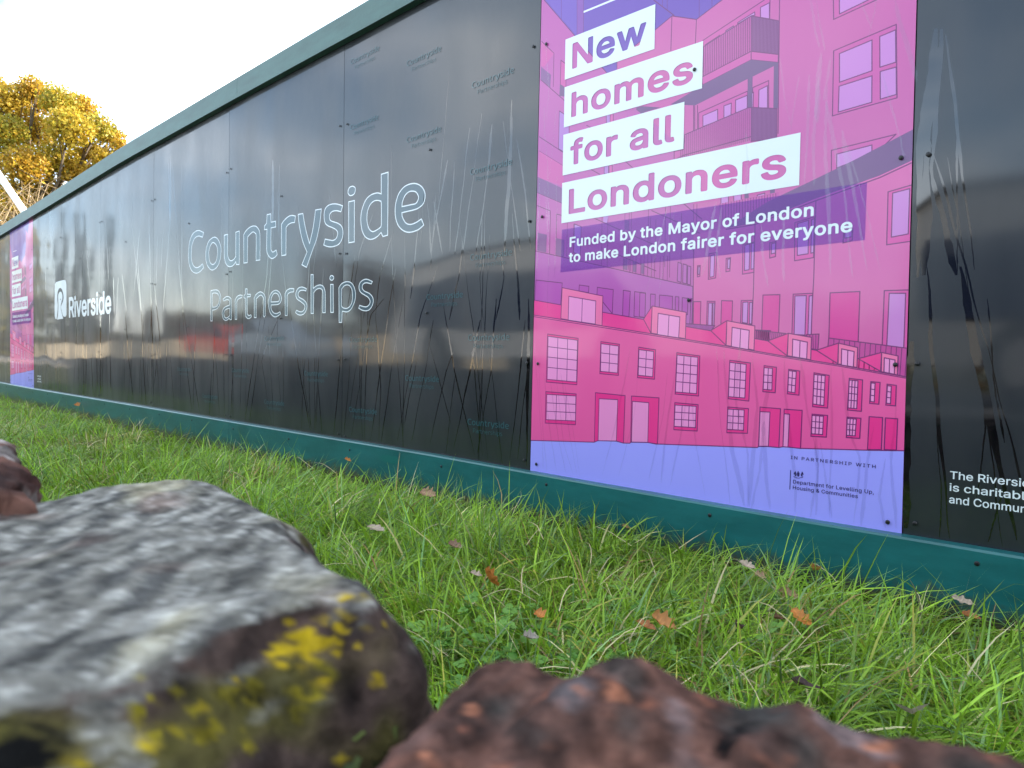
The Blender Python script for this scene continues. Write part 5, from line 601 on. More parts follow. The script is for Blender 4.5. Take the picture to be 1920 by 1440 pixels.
shape('J', '675,645 815,638 803,815 700,800', 'rail'); bars('J', '675,645 815,638 803,815 700,800', 4, .0018)
shape('J', '925,683 1865,805 1840,1130 1250,1000 915,780', 'rail'); bars('J', '925,683 1865,805 1840,1130 915,960', 16, .002)
# terrace: roof, dormers, wall, windows, doors
shape('X', '1000,562.5 1003,563 1207,599 1332,620 1439,639 1531,657 1609,672.5 1650,681 1658,699 1573,684 1475,668.5 1361,648.5 1220,625.5 1129,611 1000,591', 'roof')
def dormer(k, front, pane, side=None):
    if side: shape(k, side, 'roof')
    shape(k, front, 'front'); shape(k, pane, 'hpane')
    a, b, c, d = [np.array(p) for p in PX(k, pane)]; stroke([pw(*((a+b)/2)), pw(*((c+d)/2))], .0024)
dormer('H', '515,315 1125,440 1112,885 495,780', '615,445 1020,515 1010,862 605,802')
dormer('I', '185,430 695,525 682,920 170,838', '275,540 600,595 582,908 262,858', '185,430 55,630 165,835')
dormer('I', '1305,650 1725,730 1712,1090 1295,1022', '1385,750 1640,795 1627,1084 1372,1038', '1305,650 1062,800 1290,1018')
dormer('J', '470,630 730,675 722,928 460,882', '520,695 685,730 677,918 515,892', '470,630 240,715 455,882')
dormer('J', '1035,740 1250,790 1242,1015 1030,974', '1070,805 1210,835 1202,1008 1066,986', '1035,740 785,820 1025,972')
dormer('J', '1520,845 1705,885 1697,1098 1515,1062', '1550,905 1670,930 1662,1090 1546,1067', '1520,845 1255,915 1508,1058')
shape('X', '990,589 1003,591 1129,611 1220,625.5 1361,648.5 1475,668.5 1573,684 1657,699 1720,710.5 1720,846 1698,845 1626,844 1501,840.6 1478,838 1468,837.5 1461,839 1440,837 1423,837 1420,839 1234,832.5 1230,832.5 1215,829.4 1183,829 1181,831 1169,830.6 1156,827 1121,826 1114,829 996,825.6 985,825', 'wall')
shape('X', '980,825.2 996,825.8 1114,829.2 1121,826.2 1156,827.2 1169,830.8 1181,831.2 1183,829.2 1215,829.6 1230,832.7 1234,832.7 1420,839.2 1423,837.2 1440,837.2 1461,839.2 1468,837.7 1478,838.2 1501,840.8 1626,844.2 1698,845.2 1740,846 1740,1060 980,920', 'pave')
line('X', '990,592.5 1003,594 1129,614 1220,628.3 1361,651 1475,671 1573,686.5 1657,701.5 1720,713', .0022)
for k, o, p, nx, ny in (('X','1026.9,626.3 1084.4,634.4 1081.9,721.3 1024.4,716.3','1028,630.6 1083,638 1081.3,716.3 1026.3,711.3',3,4), ('K','270,595 725,630 715,1090 260,1065','285,635 720,660 715,1035 275,1015',3,3),
    ('X','1126.9,640.6 1161.9,645.6 1160,703.8 1125,700.6','1127.5,644.4 1160,648.8 1158.1,699.4 1126.3,696.3',2,3), ('X','1198,651 1229.5,656 1227.5,711 1195.6,708','1198.5,655.5 1226,659 1224,706.5 1197,703.5',2,3),
    ('L','395,10 740,60 720,660 370,630','400,45 710,80 690,625 375,600',3,4), ('L','365,760 715,790 700,1185 350,1165','370,795 685,815 675,1135 355,1115',3,3),
    ('L','1190,125 1500,165 1475,735 1165,700','1190,155 1435,185 1415,690 1170,670',3,4), ('L','1160,825 1470,850 1455,1220 1145,1210','1160,855 1405,870 1395,1175 1150,1160',3,3),
    ('L','1705,205 1890,230 1870,610 1685,595','1705,235 1830,245 1820,570 1690,560',2,3), ('J','475,1035 600,1055 590,1325 460,1310','475,1050 560,1060 545,1300 465,1285',2,3),
    ('X','1526.7,699 1555,704 1552,765 1524,762.5','1527,702 1547.5,704.5 1545,760.5 1524.5,757.5',3,4), ('M','660,490 845,505 830,765 645,755','660,505 795,515 785,735 650,725',3,3),
    ('M','1105,60 1265,80 1250,455 1085,440','1105,80 1210,90 1195,425 1090,415',3,4), ('M','1080,525 1245,540 1230,780 1070,770','1080,540 1190,550 1175,750 1072,745',3,3),
    ('M','1365,100 1475,110 1460,370 1350,360','1368,115 1415,120 1405,345 1357,335',1,3), ('M','1560,130 1670,145 1660,390 1545,380','1563,148 1610,155 1600,365 1550,358',1,3)):
    window(k, o, p, nx, ny)
for k, o, d in (('K','1015,610 1460,655 1435,1365 1330,1335 1050,1330 1000,1350','1070,700 1350,715 1330,1335 1055,1330'), ('X','1184.4,742.5 1236,746 1233,832.5 1215,829.6 1183,829','1186.3,752.5 1216.9,755 1215,829.4 1184.4,828.8'),
    ('X','1425.5,763.3 1463.8,766.4 1460.6,839 1440,837 1422.5,837','1425.5,771.9 1444.2,772.7 1441.1,836.7 1423.1,836.7'), ('M','325,430 540,445 520,900 370,885 310,880','325,485 390,490 370,885 310,880')):
    shape(k, o, 'reveal'); shape(k, d, 'door')
for t in ('1345,520 1505,530 1490,915 1325,915', '1540,535 1685,545 1670,920 1525,915'): shape('M', t, 'reveal')

print('poster layers', layer[0], 'front', -.0001-STEP*layer[0])
poster = pymesh('poster', AV, AF, art_m, hoard, AM)
subs = []
def plate(txt, corners, foot, cap_top, right, off):
    """white title plate with the words cut out of it"""
    x0 = (pw(*corners[0])[0]+pw(*corners[3])[0])/2; x1 = (pw(*corners[1])[0]+pw(*corners[2])[0])/2
    z1 = (pw(*corners[0])[1]+pw(*corners[1])[1])/2; z0 = (pw(*corners[3])[1]+pw(*corners[2])[1])/2
    a, zb = pw(*foot); cap = pw(*cap_top)[1]-zb
    b = pw(*right)[0]
    sp = [('P', [(x0, z0), (x0, z1), (x1, z1), (x1, z0)])] + text_splines(txt, a, b, zb, cap, 22, BOLD)
    subs.append(flat('title_plate', sp, -.0014, WHITE, poster))
def plate2(txt, c, foot, captop, right, off=.0019): plate(txt, c, foot, captop, right, off)
plate2('New', ((1061,73.8),(1229.4,8.8),(1227.5,92.5),(1059.4,149.4)), (1073.3,130), (1074.4,82), (1212,60))
plate2('homes', ((1059.4,162.5),(1318.9,78.8),(1316.7,166.3),(1057.6,238.8)), (1071.5,220.5), (1072,174.5), (1300,140))
plate2('for all', ((1057.3,252.6),(1283.9,191.4),(1281.7,279.6),(1055,329.2)), (1069.5,310.5), (1071.5,264), (1265.6,240))
plate2('Londoners', ((1054.7,343.4),(1502.2,248.5),(1498.2,346.7),(1053.2,419.3)), (1066.6,402), (1067.2,355.5), (1475,310))
bm_, bt, bb = newmat('violet_film')
nt = bt; tr = nt.nodes.new('ShaderNodeBsdfTransparent'); tr.inputs[0].default_value = (.74, .68, .95, 1)
bb.inputs['Base Color'].default_value = (*S(160, 84, 190), 1); bb.inputs['Roughness'].default_value = .1
mxs = nt.nodes.new('ShaderNodeMixShader'); mxs.inputs[0].default_value = .3
nt.links.new(tr.outputs[0], mxs.inputs[1]); nt.links.new(bb.outputs[0], mxs.inputs[2]); nt.links.new(mxs.outputs[0], nt.nodes['Material Output'].inputs[0])
q = [pw(1054,430.6), pw(1626,341.7), pw(1622,450.3), pw(1051.3,510.8)]
subs.append(pymesh('subtitle_band', [(x, -.00132, z) for x, z in q], [(3, 2, 1, 0)], [bm_], poster))
def words(name, s, foot, top, right, m, face, track=24, y=-.0015):
    a, zb = pw(*foot); zt = pw(*top)[1]; b = pw(*right)[0]
    subs.append(flat(name, text_splines(s, a, b, zb, zt-zb, track, face), y, m, poster))
words('subtitle', 'Funded by the Mayor of London', (1068.5,463.6), (1068.7,445), (1526.5,390), WHITE, BOLD)
words('subtitle', 'to make London fairer for everyone', (1067,492.4), (1067.5,473.5), (1598.8,424), WHITE, BOLD)
words('small_print', 'IN PARTNERSHIP WITH', (1483,860.4), (1483,854.3), (1642.6,873), DARKINK, LIGHT, 130)
words('small_print', 'Department for Levelling Up,', (1487.4,906.2), (1487.6,899.3), (1639,921), DARKINK, LIGHT)
words('small_print', 'Housing & Communities', (1487,917), (1487.3,910.2), (1609,929), DARKINK, LIGHT)
# department rule and small coat of arms
V, Fc = [], []
def flatpoly(P, y=-.0015):
    b = len(V); V.extend((x, y, z) for x, z in P); Fc.append(face_out(V, tuple(range(b, b+len(P)))))
NZ = crop(1460, 840, 9.6)
flatpoly([NZ(213, 398), NZ(226, 400), NZ(212, 746), NZ(198, 745)])
for t in ('290,430 312,415 318,450 330,470 322,500 300,510 296,490 306,470 285,480 275,465', '440,440 425,420 415,450 400,475 408,505 430,515 436,495 424,475 446,485 452,468', '345,440 350,415 360,412 366,440 380,445 376,500 356,520 338,500 334,445',
          '275,505 300,520 330,525 330,532 296,530 270,515', '445,515 420,525 385,528 384,536 422,536 450,522', '320,535 390,538 388,546 322,544'):
    flatpoly([NZ(*map(float, p.split(','))) for p in t.split()])
subs.append(pymesh('crest', V, Fc, [DARKINK], poster))

# the same poster once more at the far end
zr = 1.0
sx = (J[FAR+1](zr)-J[FAR](zr))/(jr(zr)-jl(zr))
tx = J[FAR](zr)-jl(zr)*sx
far = poster.copy(); COL.objects.link(far); far.parent = hoard
far.location.x = tx; far.scale.x = sx; far.location.z = (kick_top(-8)-kick_top(.6))*.5
for s in subs:
    c = s.copy(); COL.objects.link(c); c.parent = far

# ------------------------------------------------------------------ runs left by condensation
RUN, rt_, rb_ = newmat('wet_run')
tr = rt_.nodes.new('ShaderNodeBsdfTransparent'); tr.inputs[0].default_value = (.90, .90, .91, 1)
gl = rt_.nodes.new('ShaderNodeBsdfGlossy'); gl.inputs['Roughness'].default_value = .05; gl.inputs['Color'].default_value = (.032, .032, .032, 1)
ad = rt_.nodes.new('ShaderNodeAddShader'); rt_.links.new(tr.outputs[0], ad.inputs[0]); rt_.links.new(gl.outputs[0], ad.inputs[1]); rt_.links.new(ad.outputs[0], rt_.nodes['Material Output'].inputs[0])
class Runs:
    def __init__(s): s.V = []; s.F = []
    def add(s, pts, wd, y, seed):          # pts: wall points from top to foot, wd: width in metres
        r = random.Random(seed); P = np.array(pts, float)
        t = np.linspace(0, len(P)-1, 26); xs = np.interp(t, range(len(P)), P[:, 0]); zs = np.interp(t, range(len(P)), P[:, 1])
        k, j = r.uniform(2, 6), r.uniform(0, 6); b = len(s.V)
        for i, (x, z) in enumerate(zip(xs, zs)):
            x += .0016*math.sin(k*z*6+j) + r.uniform(-.0007, .0007); ww = wd*(.7+.3*math.sin(z*9+j)+r.uniform(-.15, .15))*min(1, .35+i/5)*min(1, .3+(25-i)/4)
            s.V += [(x-ww/2, y, z), (x+ww/2, y, z)]
        s.F += [(b+2*i+2, b+2*i+3, b+2*i+1, b+2*i) for i in range(25)]
def kfoot(x): return kick_top(x)+.004
black, onprint = {}, Runs()
def run(spec, wd, seed):
    pts = [pw(*p) for p in spec]; xm = pts[len(pts)//2][0]
    i = max(k for k in range(len(J)-1) if J[k](1) <= xm); wd *= 1+max(0, 620-spec[0][0])/420
    if i in (NEAR, FAR): onprint.add(pts, wd, -.0016-(seed-500)*1.5e-5, seed)
    else: rr = black.setdefault(i, Runs()); rr.add(pts, wd, -.00004-len(rr.F)/25*4e-6, seed)
RB = [  # photograph pixels, top to foot; width in mm
 ([(320,292),(320,400),(305,593)],7),([(322,292),(340,547),(348,667),(360,772)],5),([(328,440),(345,590),(358,669),(374,772)],5),([(341,310),(341,550)],5),([(316,300),(319,420)],14),
 ([(247,420),(265,590)],7),([(257,470),(266,600),(268,666),(274,759)],9),([(279,400),(284,600),(287,666),(288,761)],9),([(288,520),(300,640),(295,667),(289,722)],7),([(262,430),(250,560)],6),
 ([(233,560),(240.6,667),(251,755)],8),([(222,520),(218,600)],6),([(213,520),(214,590)],9),([(229,515),(238,590)],7),([(205,560),(207,690),(208,735)],9),([(188,590),(189,740)],18),([(163,640),(161,735)],6),([(170,650),(175,745)],6),([(180,650),(184,745)],6),
 ([(155,620),(157,735)],5),([(115,600),(113,735)],4),([(85,640),(84,730)],4),([(96,610),(95,735)],4),([(104,620),(105,735)],5),
 ([(507,420),(500,520),(476,672),(459,788)],7),([(514,420),(503,560),(484,672),(468,791)],6),([(520,360),(528,480),(538,560),(490,672),(509,799)],5),([(540,556),(557,672),(582,807)],8),([(567,667),(570,720),(584,803)],6),
 ([(578,667),(580,740),(583,806)],6),([(590,668),(590,700),(590,806)],5),([(598,668),(594,740),(590,806)],6),([(512,300),(511,420)],20),([(524,310),(522,440)],9),([(436,520),(437,668)],5),
 ([(666,480),(640,655),(626,816)],7),([(660,610),(655,700),(645,816)],5),([(720,560),(695,591),(659,816)],6),([(704,588),(714,722),(710,829)],7),([(743,500),(729,579),(695,826)],8),([(757,560),(740,650),(715,829)],6),
 ([(820,500),(789,591),(745,826)],6),([(812,600),(801,675),(772,826)],6),([(803,640),(818,690),(845,794)],4),([(850,660),(836,697),(806,832)],5),([(830,560),(851,691),(890,854)],7),([(900,600),(882,691),(851,841)],10),([(884,660),(889,691),(904,854)],5),
 ([(930,560),(921,691),(895,850)],9),([(985,600),(976,694),(956,860)],6),([(990,640),(989,690),(970,860)],8),([(992,560),(990,700),(987,874)],14),
 ([(880,240),(865,380),(853,477)],12),([(903,213),(885,350),(867,477)],9),([(923,233),(912,350),(892,477)],14),([(943,227),(958,340),(975,470)],8),([(960,187),(957,300),(945,477)],20),([(968,260),(985,360),(996,470)],8),
 ([(840,300),(820,400),(807,477)],14),([(800,377),(806,420),(808,477)],8),([(813,377),(820,420),(830,477)],9),([(853,300),(846,400),(843,477)],7),([(870,440),(860,520),(842,600)],9),([(940,470),(945,520),(930,600)],8),([(905,400),(900,520),(905,600)],6),([(960,400),(970,520),(975,600)],12),
 ([(700,400),(675,470),(660,560)],7),([(735,440),(712,520),(704,590)],6),([(787,380),(780,470),(770,560)],8),
 ([(1754,54),(1740,250),(1733,516)],26),([(1765,54),(1747,325),(1770,420),(1793,516)],20),([(1775,65),(1795,245),(1815,400),(1826,506)],7),([(1795,250),(1796,400),(1793,516)],6),([(1755,90),(1725,300),(1722,520)],26),
 ([(1740,500),(1746,644),(1781,1010)],9),([(1800,500),(1843,722),(1905,1013)],19),([(1850,560),(1867,730),(1882,830)],7),([(1880,930),(1871,959),(1851,1017)],7),([(1708,640),(1702,800),(1697,990)],30)]
RP = [
 ([(1519,0),(1530,60),(1539,90)],10),([(1530,0),(1540,50),(1548,95)],8),([(1498,140),(1490,200),(1483,253)],6),([(1519,140),(1512,280),(1508,350)],9),([(1534,145),(1527,260),(1526,350)],9),([(1552,170),(1548,290),(1559,516)],10),([(1548,190),(1575,318),(1588,400),(1598,520)],12),
 ([(1580,245),(1600,360),(1628,506)],12),([(1632,50),(1618,15),(1612,-30)],9),([(1628,70),(1640,20),(1648,-30)],7),([(1678,0),(1700,80),(1718,152)],12),([(1653,134),(1689,253),(1697,300)],10),([(1591,274),(1625,400),(1650,506)],7),([(1464,110),(1475,200),(1485,240)],5),
 ([(1540,100),(1535,160),(1533,230)],16),([(1556,110),(1545,190)],18),([(1400,240),(1402,300),(1398,360)],6),([(1343,380),(1330,450),(1316,520)],10),([(1352,390),(1345,470),(1350,520)],9),([(1428,420),(1432,480),(1440,540)],6),([(1470,400),(1468,470),(1472,530)],7),([(1250,390),(1240,440),(1210,560)],4),([(1268,390),(1256,440),(1232,560)],4),
 ([(1024,70),(1030,180),(1024,240)],6),([(1045,200),(1036,290),(1028,350)],5),([(1020,200),(1028,330),(1030,420)],9),([(1045,330),(1044,420),(1040,520)],7),([(1013,330),(1010,420),(1006,540)],7),([(1022,350),(1030,450),(1027,600)],5),
 ([(1002,640),(1017,826),(1019,880)],5),([(1011,680),(1015,760),(1026,884)],5),([(1020,700),(1034,826),(1045,884)],5),([(1033,715),(1049,830),(1062,890)],5),([(1044,715),(1058,830),(1075,890)],4),([(1052,700),(1062,770),(1082,892)],5),([(1060,720),(1072,790),(1088,892)],5),
 ([(1183,650),(1163,760),(1131,890)],5),([(1196,700),(1190,780),(1160,893)],4),([(1253,700),(1243,780),(1218,900)],6),([(1266,700),(1255,770),(1240,905)],7),([(1290,740),(1270,850),(1258,910)],6),([(1297,740),(1307,840),(1322,930)],6),
 ([(1344,650),(1348,740),(1357,835),(1370,945)],6),([(1357,650),(1365,760),(1375,850),(1396,948)],16),([(1389,640),(1380,760),(1404,850),(1402,950)],14),([(1410,660),(1420,760),(1414,850),(1405,950)],12),([(1432,790),(1426,880),(1410,955)],18),([(1450,690),(1432,780),(1436,900),(1444,955)],12),([(1470,660),(1475,760),(1490,880),(1492,960)],8),
 ([(1500,670),(1515,770),(1536,880),(1530,965)],12),([(1530,820),(1533,900),(1520,970)],16),([(1560,690),(1559,860),(1556,975)],6),([(1540,830),(1550,900),(1560,970)],7),([(1580,690),(1590,800),(1615,860),(1600,980)],9),([(1640,800),(1625,880),(1615,985)],14),([(1660,860),(1650,930),(1662,990)],10),([(1680,760),(1672,860),(1680,990)],12)]
for n, (sp, wd) in enumerate(RB): run(sp, wd*.001, n)
for n, (sp, wd) in enumerate(RP): run(sp, wd*.001, 500+n)
xr_ = random.Random(77)
for i in range(FAR+1, len(J)-3):                    # many fine runs low on every dark panel
    if i == NEAR: continue
    rr = black.setdefault(i, Runs()); a_, b_ = J[i](1)+.03, J[i+1](1)-.03
    for k in range(16):
        x = xr_.uniform(a_, b_); z0 = kfoot(x)+xr_.choice((0, 0, 0, .1)); z1 = z0+xr_.uniform(.25, .95); sl = xr_.gauss(0, .13)
        if k > 11: z0 = xr_.uniform(.9, 1.2); z1 = z0+xr_.uniform(.2, .6)
        x1 = min(b_, max(a_, x+sl*(z1-z0))); rr.add([(x1, z1), ((x+x1)/2+xr_.gauss(0, .006), (z0+z1)/2), (x, z0)], xr_.uniform(.0025, .0055)*(1+.35*max(0, -1.2-x)/2), -.00004-len(rr.F)/25*4e-6, 900+i*20+k)
for i, rr in black.items():
    o = pymesh('clear_run', rr.V, rr.F, [CLEAR], panels[i]); tag(o, kind='stuff')
o = pymesh('clear_run', onprint.V, onprint.F, [RUN], poster); tag(o, kind='stuff')
o2 = o.copy(); COL.objects.link(o2); o2.parent = far
# ------------------------------------------------------------------ ground, road
def gz(x, y):                              # lawn height between hoarding and wall
    n = noise.noise(Vector((x*.9, y*.9, 3.1)))*.030 + noise.noise(Vector((x*2.7, y*2.7, 8.7)))*.016
    return n
xs = sorted(set([-400, -120, -60, -30, -18, 12, 25, 60, 120, 400] + list(np.round(np.arange(-14, 8.01, .2), 3))))
ys = sorted(set([-400, -150, -60, -30, -16, 5, 12, 30, 80, 400, -10.6, -3.4] + list(np.round(np.arange(-2.0, .01, .1), 3)) + [-2.02, -2.2, .1, 1]))
V, Fc = [], []
for y in ys:
    for x in xs:
        z = gz(x, y) if y > -2.01 else .30
        if y > 0: z = min(z, 0) - .02
        V.append((x, y, z))
nx = len(xs)
for j in range(len(ys)-1):
    for i in range(nx-1): Fc.append((j*nx+i, j*nx+i+1, (j+1)*nx+i+1, (j+1)*nx+i))
tag(pymesh('ground', V, Fc, [mat('soil', (.045, .05, .018), .9, vary=.5, scale=14, bump=.5)], smooth=True), kind='structure')
mb = MB(); mb.box(-160, 120, -3.3, -2.22, .2, .38); tag(mb.build('pavement', mat('paving', (.26, .24, .21), .85, vary=.2, scale=5)), kind='structure')
mb = MB(); mb.box(-160, 120, -11.2, -3.31, .2, .304); tag(mb.build('road', mat('asphalt', (.05, .05, .05), .8, vary=.25, scale=30)), kind='structure')

# ------------------------------------------------------------------ low stone wall and its loose top stones
def meshbvh(o):
    me = o.data; return BVHTree.FromPolygons([v.co.copy() for v in me.vertices], [tuple(p.vertices) for p in me.polygons])
def remesh_loft(name, rings, vox, shade, amp, freq, fine=70, stretch=(1, 1, 1), label=None, cat='stone', rough=.95, smooth=1):
    """closed stack of rings -> one weathered stone; shade(p, normal) gives the colour of its surface"""
    V = [p for r in rings for p in r]; n = len(rings[0]); Fc = [tuple(range(n))]
    for k in range(len(rings)-1):
        for i in range(n): Fc.append((k*n+i, k*n+(i+1) % n, (k+1)*n+(i+1) % n, (k+1)*n+i))
    Fc.append(tuple((len(rings)-1)*n+i for i in reversed(range(n))))
    tmp = pymesh('tmp', V, Fc)
    bm = bmesh.new(); bm.from_mesh(tmp.data); bmesh.ops.triangulate(bm, faces=bm.faces); bmesh.ops.recalc_face_normals(bm, faces=bm.faces); bm.to_mesh(tmp.data); bm.free()
    md = tmp.modifiers.new('r', 'REMESH'); md.mode = 'VOXEL'; md.voxel_size = vox
    sm_ = tmp.modifiers.new('s', 'SMOOTH'); sm_.factor = .5; sm_.iterations = smooth*4
    me = bpy.data.meshes.new_from_object(tmp.evaluated_get(bpy.context.evaluated_depsgraph_get()))
    old = tmp.data; bpy.data.objects.remove(tmp); bpy.data.meshes.remove(old)
    me.name = name
    co = []
    for v in me.vertices:
        q = Vector((v.co.x*stretch[0], v.co.y*stretch[1], v.co.z*stretch[2]))*freq
        d = noise.fractal(q, .9, 2.1, 5)*amp + noise.noise(q*4.3)*amp*.3 + noise.noise(q*11)*amp*.16
        co.append(v.co + v.normal*d)
    for v, c in zip(me.vertices, co): v.co = c
    me.update()
    a = me.color_attributes.new('tint', 'FLOAT_COLOR', 'POINT'); cc = np.ones((len(me.vertices), 4), np.float32)
    for i, v in enumerate(me.vertices): cc[i, :3] = shade(v.co, v.normal)
    a.data.foreach_set('color', cc.ravel())
    me.polygons.foreach_set('use_smooth', [True]*len(me.polygons))
    o = link(name, me, None, [vmat('stone_skin_%d' % fine, rough, fine=fine, spec=.12)])
    return tag(o, label, cat)
def mixc(a, b, t): t = max(0, min(1, t)); return tuple(x+(y-x)*t for x, y in zip(a, b))
def ss(a, b, x): t = max(0, min(1, (x-a)/(b-a))); return t*t*(3-2*t)

ZT = .507
def ringpx(pts, z): return [onz(px, py, z) for px, py in pts]
def resample(P, n):
    P = [Vector(p) for p in P]; d = [0]
    for i in range(len(P)): d.append(d[-1]+(P[(i+1) % len(P)]-P[i]).length)
    o = []
    for k in range(n):
        t = d[-1]*k/n; i = max(j for j in range(len(P)) if d[j] <= t); u = (t-d[i])/max(1e-9, d[i+1]-d[i]); o.append(P[i].lerp(P[(i+1) % len(P)], u))
    return o
def grow(ring, e, z=None, dz=0):
    c = sum(ring, Vector())/len(ring); o = []
    n = len(ring)
    for i, p in enumerate(ring):
        t = ring[(i+1) % n]-ring[i-1]; nn = Vector((t.y, -t.x, 0))
        if nn.length > 1e-9: nn.normalize()
        if nn.dot(p-c) < 0: nn = -nn
        q = p + nn*e; q.z = (z if z is not None else p.z+dz); o.append(q)
    return o
def spots_shade(base_fn, spots):
    def f(p, n):
        c = base_fn(p, n)
        for q, r, colr in spots:
            d = (p-q).length + noise.noise(p*110)*r*.8 + noise.noise(p*320)*r*.6
            c = mixc(c, colr, 1-ss(r*.15, r*.5, d))
        return c
    return f
YEL, OLIVE = (.29, .205, .008), (.075, .07, .012)

# large grey slab
top = resample(ringpx([(-260,990),(-120,958),(0,949),(110,934),(215,918),(320,901),(405,906),(480,935),(540,966),(560,1012),(622,1052),(662,1072),(700,1097),(718,1122),(690,1136),(640,1128),(560,1142),(480,1165),(360,1220),(250,1266),(110,1306),(0,1322),(-260,1372)], ZT), 120)
rings = [grow(top, -.012, ZT+.001), grow(top, -.003, ZT-.001), grow(top, .004, ZT-.009), grow(top, .014, ZT-.024), grow(top, .022, ZT-.050), grow(top, .020, ZT-.075), grow(top, -.004, ZT-.095)]
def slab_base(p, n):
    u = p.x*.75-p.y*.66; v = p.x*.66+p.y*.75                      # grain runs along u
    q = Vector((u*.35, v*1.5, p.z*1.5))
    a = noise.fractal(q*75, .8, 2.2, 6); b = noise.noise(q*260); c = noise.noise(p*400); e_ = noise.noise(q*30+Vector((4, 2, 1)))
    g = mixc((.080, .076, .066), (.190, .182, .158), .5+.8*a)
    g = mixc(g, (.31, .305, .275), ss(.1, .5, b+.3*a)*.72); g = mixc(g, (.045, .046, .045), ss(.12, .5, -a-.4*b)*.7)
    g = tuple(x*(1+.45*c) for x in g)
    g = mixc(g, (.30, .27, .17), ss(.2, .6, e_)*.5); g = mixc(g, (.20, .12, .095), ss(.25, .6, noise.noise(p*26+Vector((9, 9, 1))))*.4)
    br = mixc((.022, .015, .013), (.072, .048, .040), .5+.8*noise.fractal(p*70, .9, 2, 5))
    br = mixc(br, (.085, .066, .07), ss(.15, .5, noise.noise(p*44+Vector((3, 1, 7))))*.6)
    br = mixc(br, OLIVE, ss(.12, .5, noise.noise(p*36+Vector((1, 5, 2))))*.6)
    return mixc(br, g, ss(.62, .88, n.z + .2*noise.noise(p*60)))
def near_hit(pxs, o_bvh, r, col):
    out_ = []
    for (px, py), rr in zip(pxs, r):
        d = ray(px, py).normalized(); h = o_bvh.ray_cast(CAM, d)
        if h[0] is not None: out_.append((h[0], rr, col))
    return out_
def retint(o, fn):
    me = o.data; cc = np.ones((len(me.vertices), 4), np.float32)
    for i, v in enumerate(me.vertices): cc[i, :3] = fn(v.co, v.normal)
    me.color_attributes['tint'].data.foreach_set('color', cc.ravel())
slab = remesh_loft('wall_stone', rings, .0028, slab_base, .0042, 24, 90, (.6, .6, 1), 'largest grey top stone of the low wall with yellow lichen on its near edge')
bv = meshbvh(slab); lr = random.Random(31)
sp = near_hit([(650,1100),(655,1120),(632,1170),(600,1195),(570,1205),(545,1222),(520,1212),(590,1235),(560,1250),(610,1165)], bv, [.005,.0075,.0075,.0065,.009,.0095,.007,.007,.006,.007], YEL)
sp += near_hit([(625,1265),(600,1300),(560,1330),(600,1250),(480,1290),(430,1310)], bv, [.006,.005,.005,.006,.006,.005], (.11, .092, .010))
sp += near_hit([(385,1325),(300,1385),(280,1400),(150,1430),(330,1375),(640,1420)], bv, [.003,.0045,.004,.005,.0035,.003], (.27, .20, .01))
sp += near_hit([(lr.gauss(590, 50), lr.gauss(1200, 45)) for _ in range(40)], bv, [lr.uniform(.0012, .004) for _ in range(40)], YEL)
sp += near_hit([(lr.uniform(250, 640), lr.uniform(1270, 1400)) for _ in range(40)], bv, [lr.uniform(.001, .0035) for _ in range(40)], (.16, .13, .01))
sp += near_hit([(500,1335),(515,1350),(490,1365),(30,1425),(10,1415),(60,1435)], bv, [.010,.009,.008,.012,.012,.008], (.004, .004, .004))  # shadowed hollows of the front face, painted in as near-black spots
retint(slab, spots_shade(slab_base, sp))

# rusty red stone nearest to the lens
ridge = [(765,1500,.235),(790,1440,.232),(815,1380,.230),(850,1318,.226),(900,1262,.222),(960,1238,.220),(1010,1244,.220),(1050,1256,.219),(1085,1256,.218),(1112,1236,.218),(1160,1224,.216),(1205,1230,.215),(1262,1262,.213),(1340,1306,.210),(1400,1330,.207),(1450,1322,.205),(1505,1332,.203),(1560,1364,.201),(1650,1384,.198),(1800,1402,.195),(1920,1440,.193),(2050,1500,.190),(2150,1580,.188)]
back = Vector((-.2, 1, 0)).normalized()                 # towards the hoarding
R_ = [at(px, py-14-26*ss(1450, 1900, px), d) for px, py, d in ridge]
rr = []
prof = [(.030, -.115), (.022, -.06), (.012, -.022), (.004, -.005), (-.004, .0), (-.022, -.004), (-.050, -.014), (-.075, -.032), (-.088, -.06), (-.082, -.115)]
for a, b in prof: rr.append([p + back*(a*k) + Vector((0, 0, b*(.5+.5*k))) for p, k in zip(R_, [.12, .3, .55, .8, .95]+[1]*40)])
V = [tuple(p) for r in rr for p in r]; n = len(R_); npf = len(prof)
def red_base(p, n_):
    a = noise.fractal(p*60, .9, 2.1, 6); b = noise.noise(p*165); c = noise.noise(p*52+Vector((7, 3, 1))); f = noise.noise(p*330)
    g = mixc((.042, .024, .020), (.135, .064, .047), .5+.8*a)
    g = mixc(g, (.24, .085, .05), ss(.35, .65, b+.3*f)*.6); g = mixc(g, (.15, .13, .135), ss(.2, .5, c)*.55); g = mixc(g, (.028, .030, .028), ss(.12, .5, -c)*.75)
    return tuple(x*(1+.4*f) for x in g)
# close the strip as a loft of rings running along the stone
rings = [[rr[j][i] for j in range(npf)] for i in range(n)]
rust = remesh_loft('wall_stone', rings, .0026, red_base, .0040, 36, 120, (1, 1, 1), 'rusty reddish brown top stone lowest in the frame, in front of the lawn')
bv = meshbvh(rust)
sp = near_hit([(1330,1360),(1350,1372),(1372,1384),(1395,1394)], bv, [.008,.010,.010,.007], (.004, .003, .003)) + near_hit([(1150,1300),(1090,1290),(800,1420),(1640,1405),(880,1330),(1160,1270)], bv, [.005,.004,.004,.005,.004,.004], (.30, .12, .07))  # crevice shade painted as near-black spots, then the stone's own orange flecks
retint(rust, spots_shade(red_base, sp))

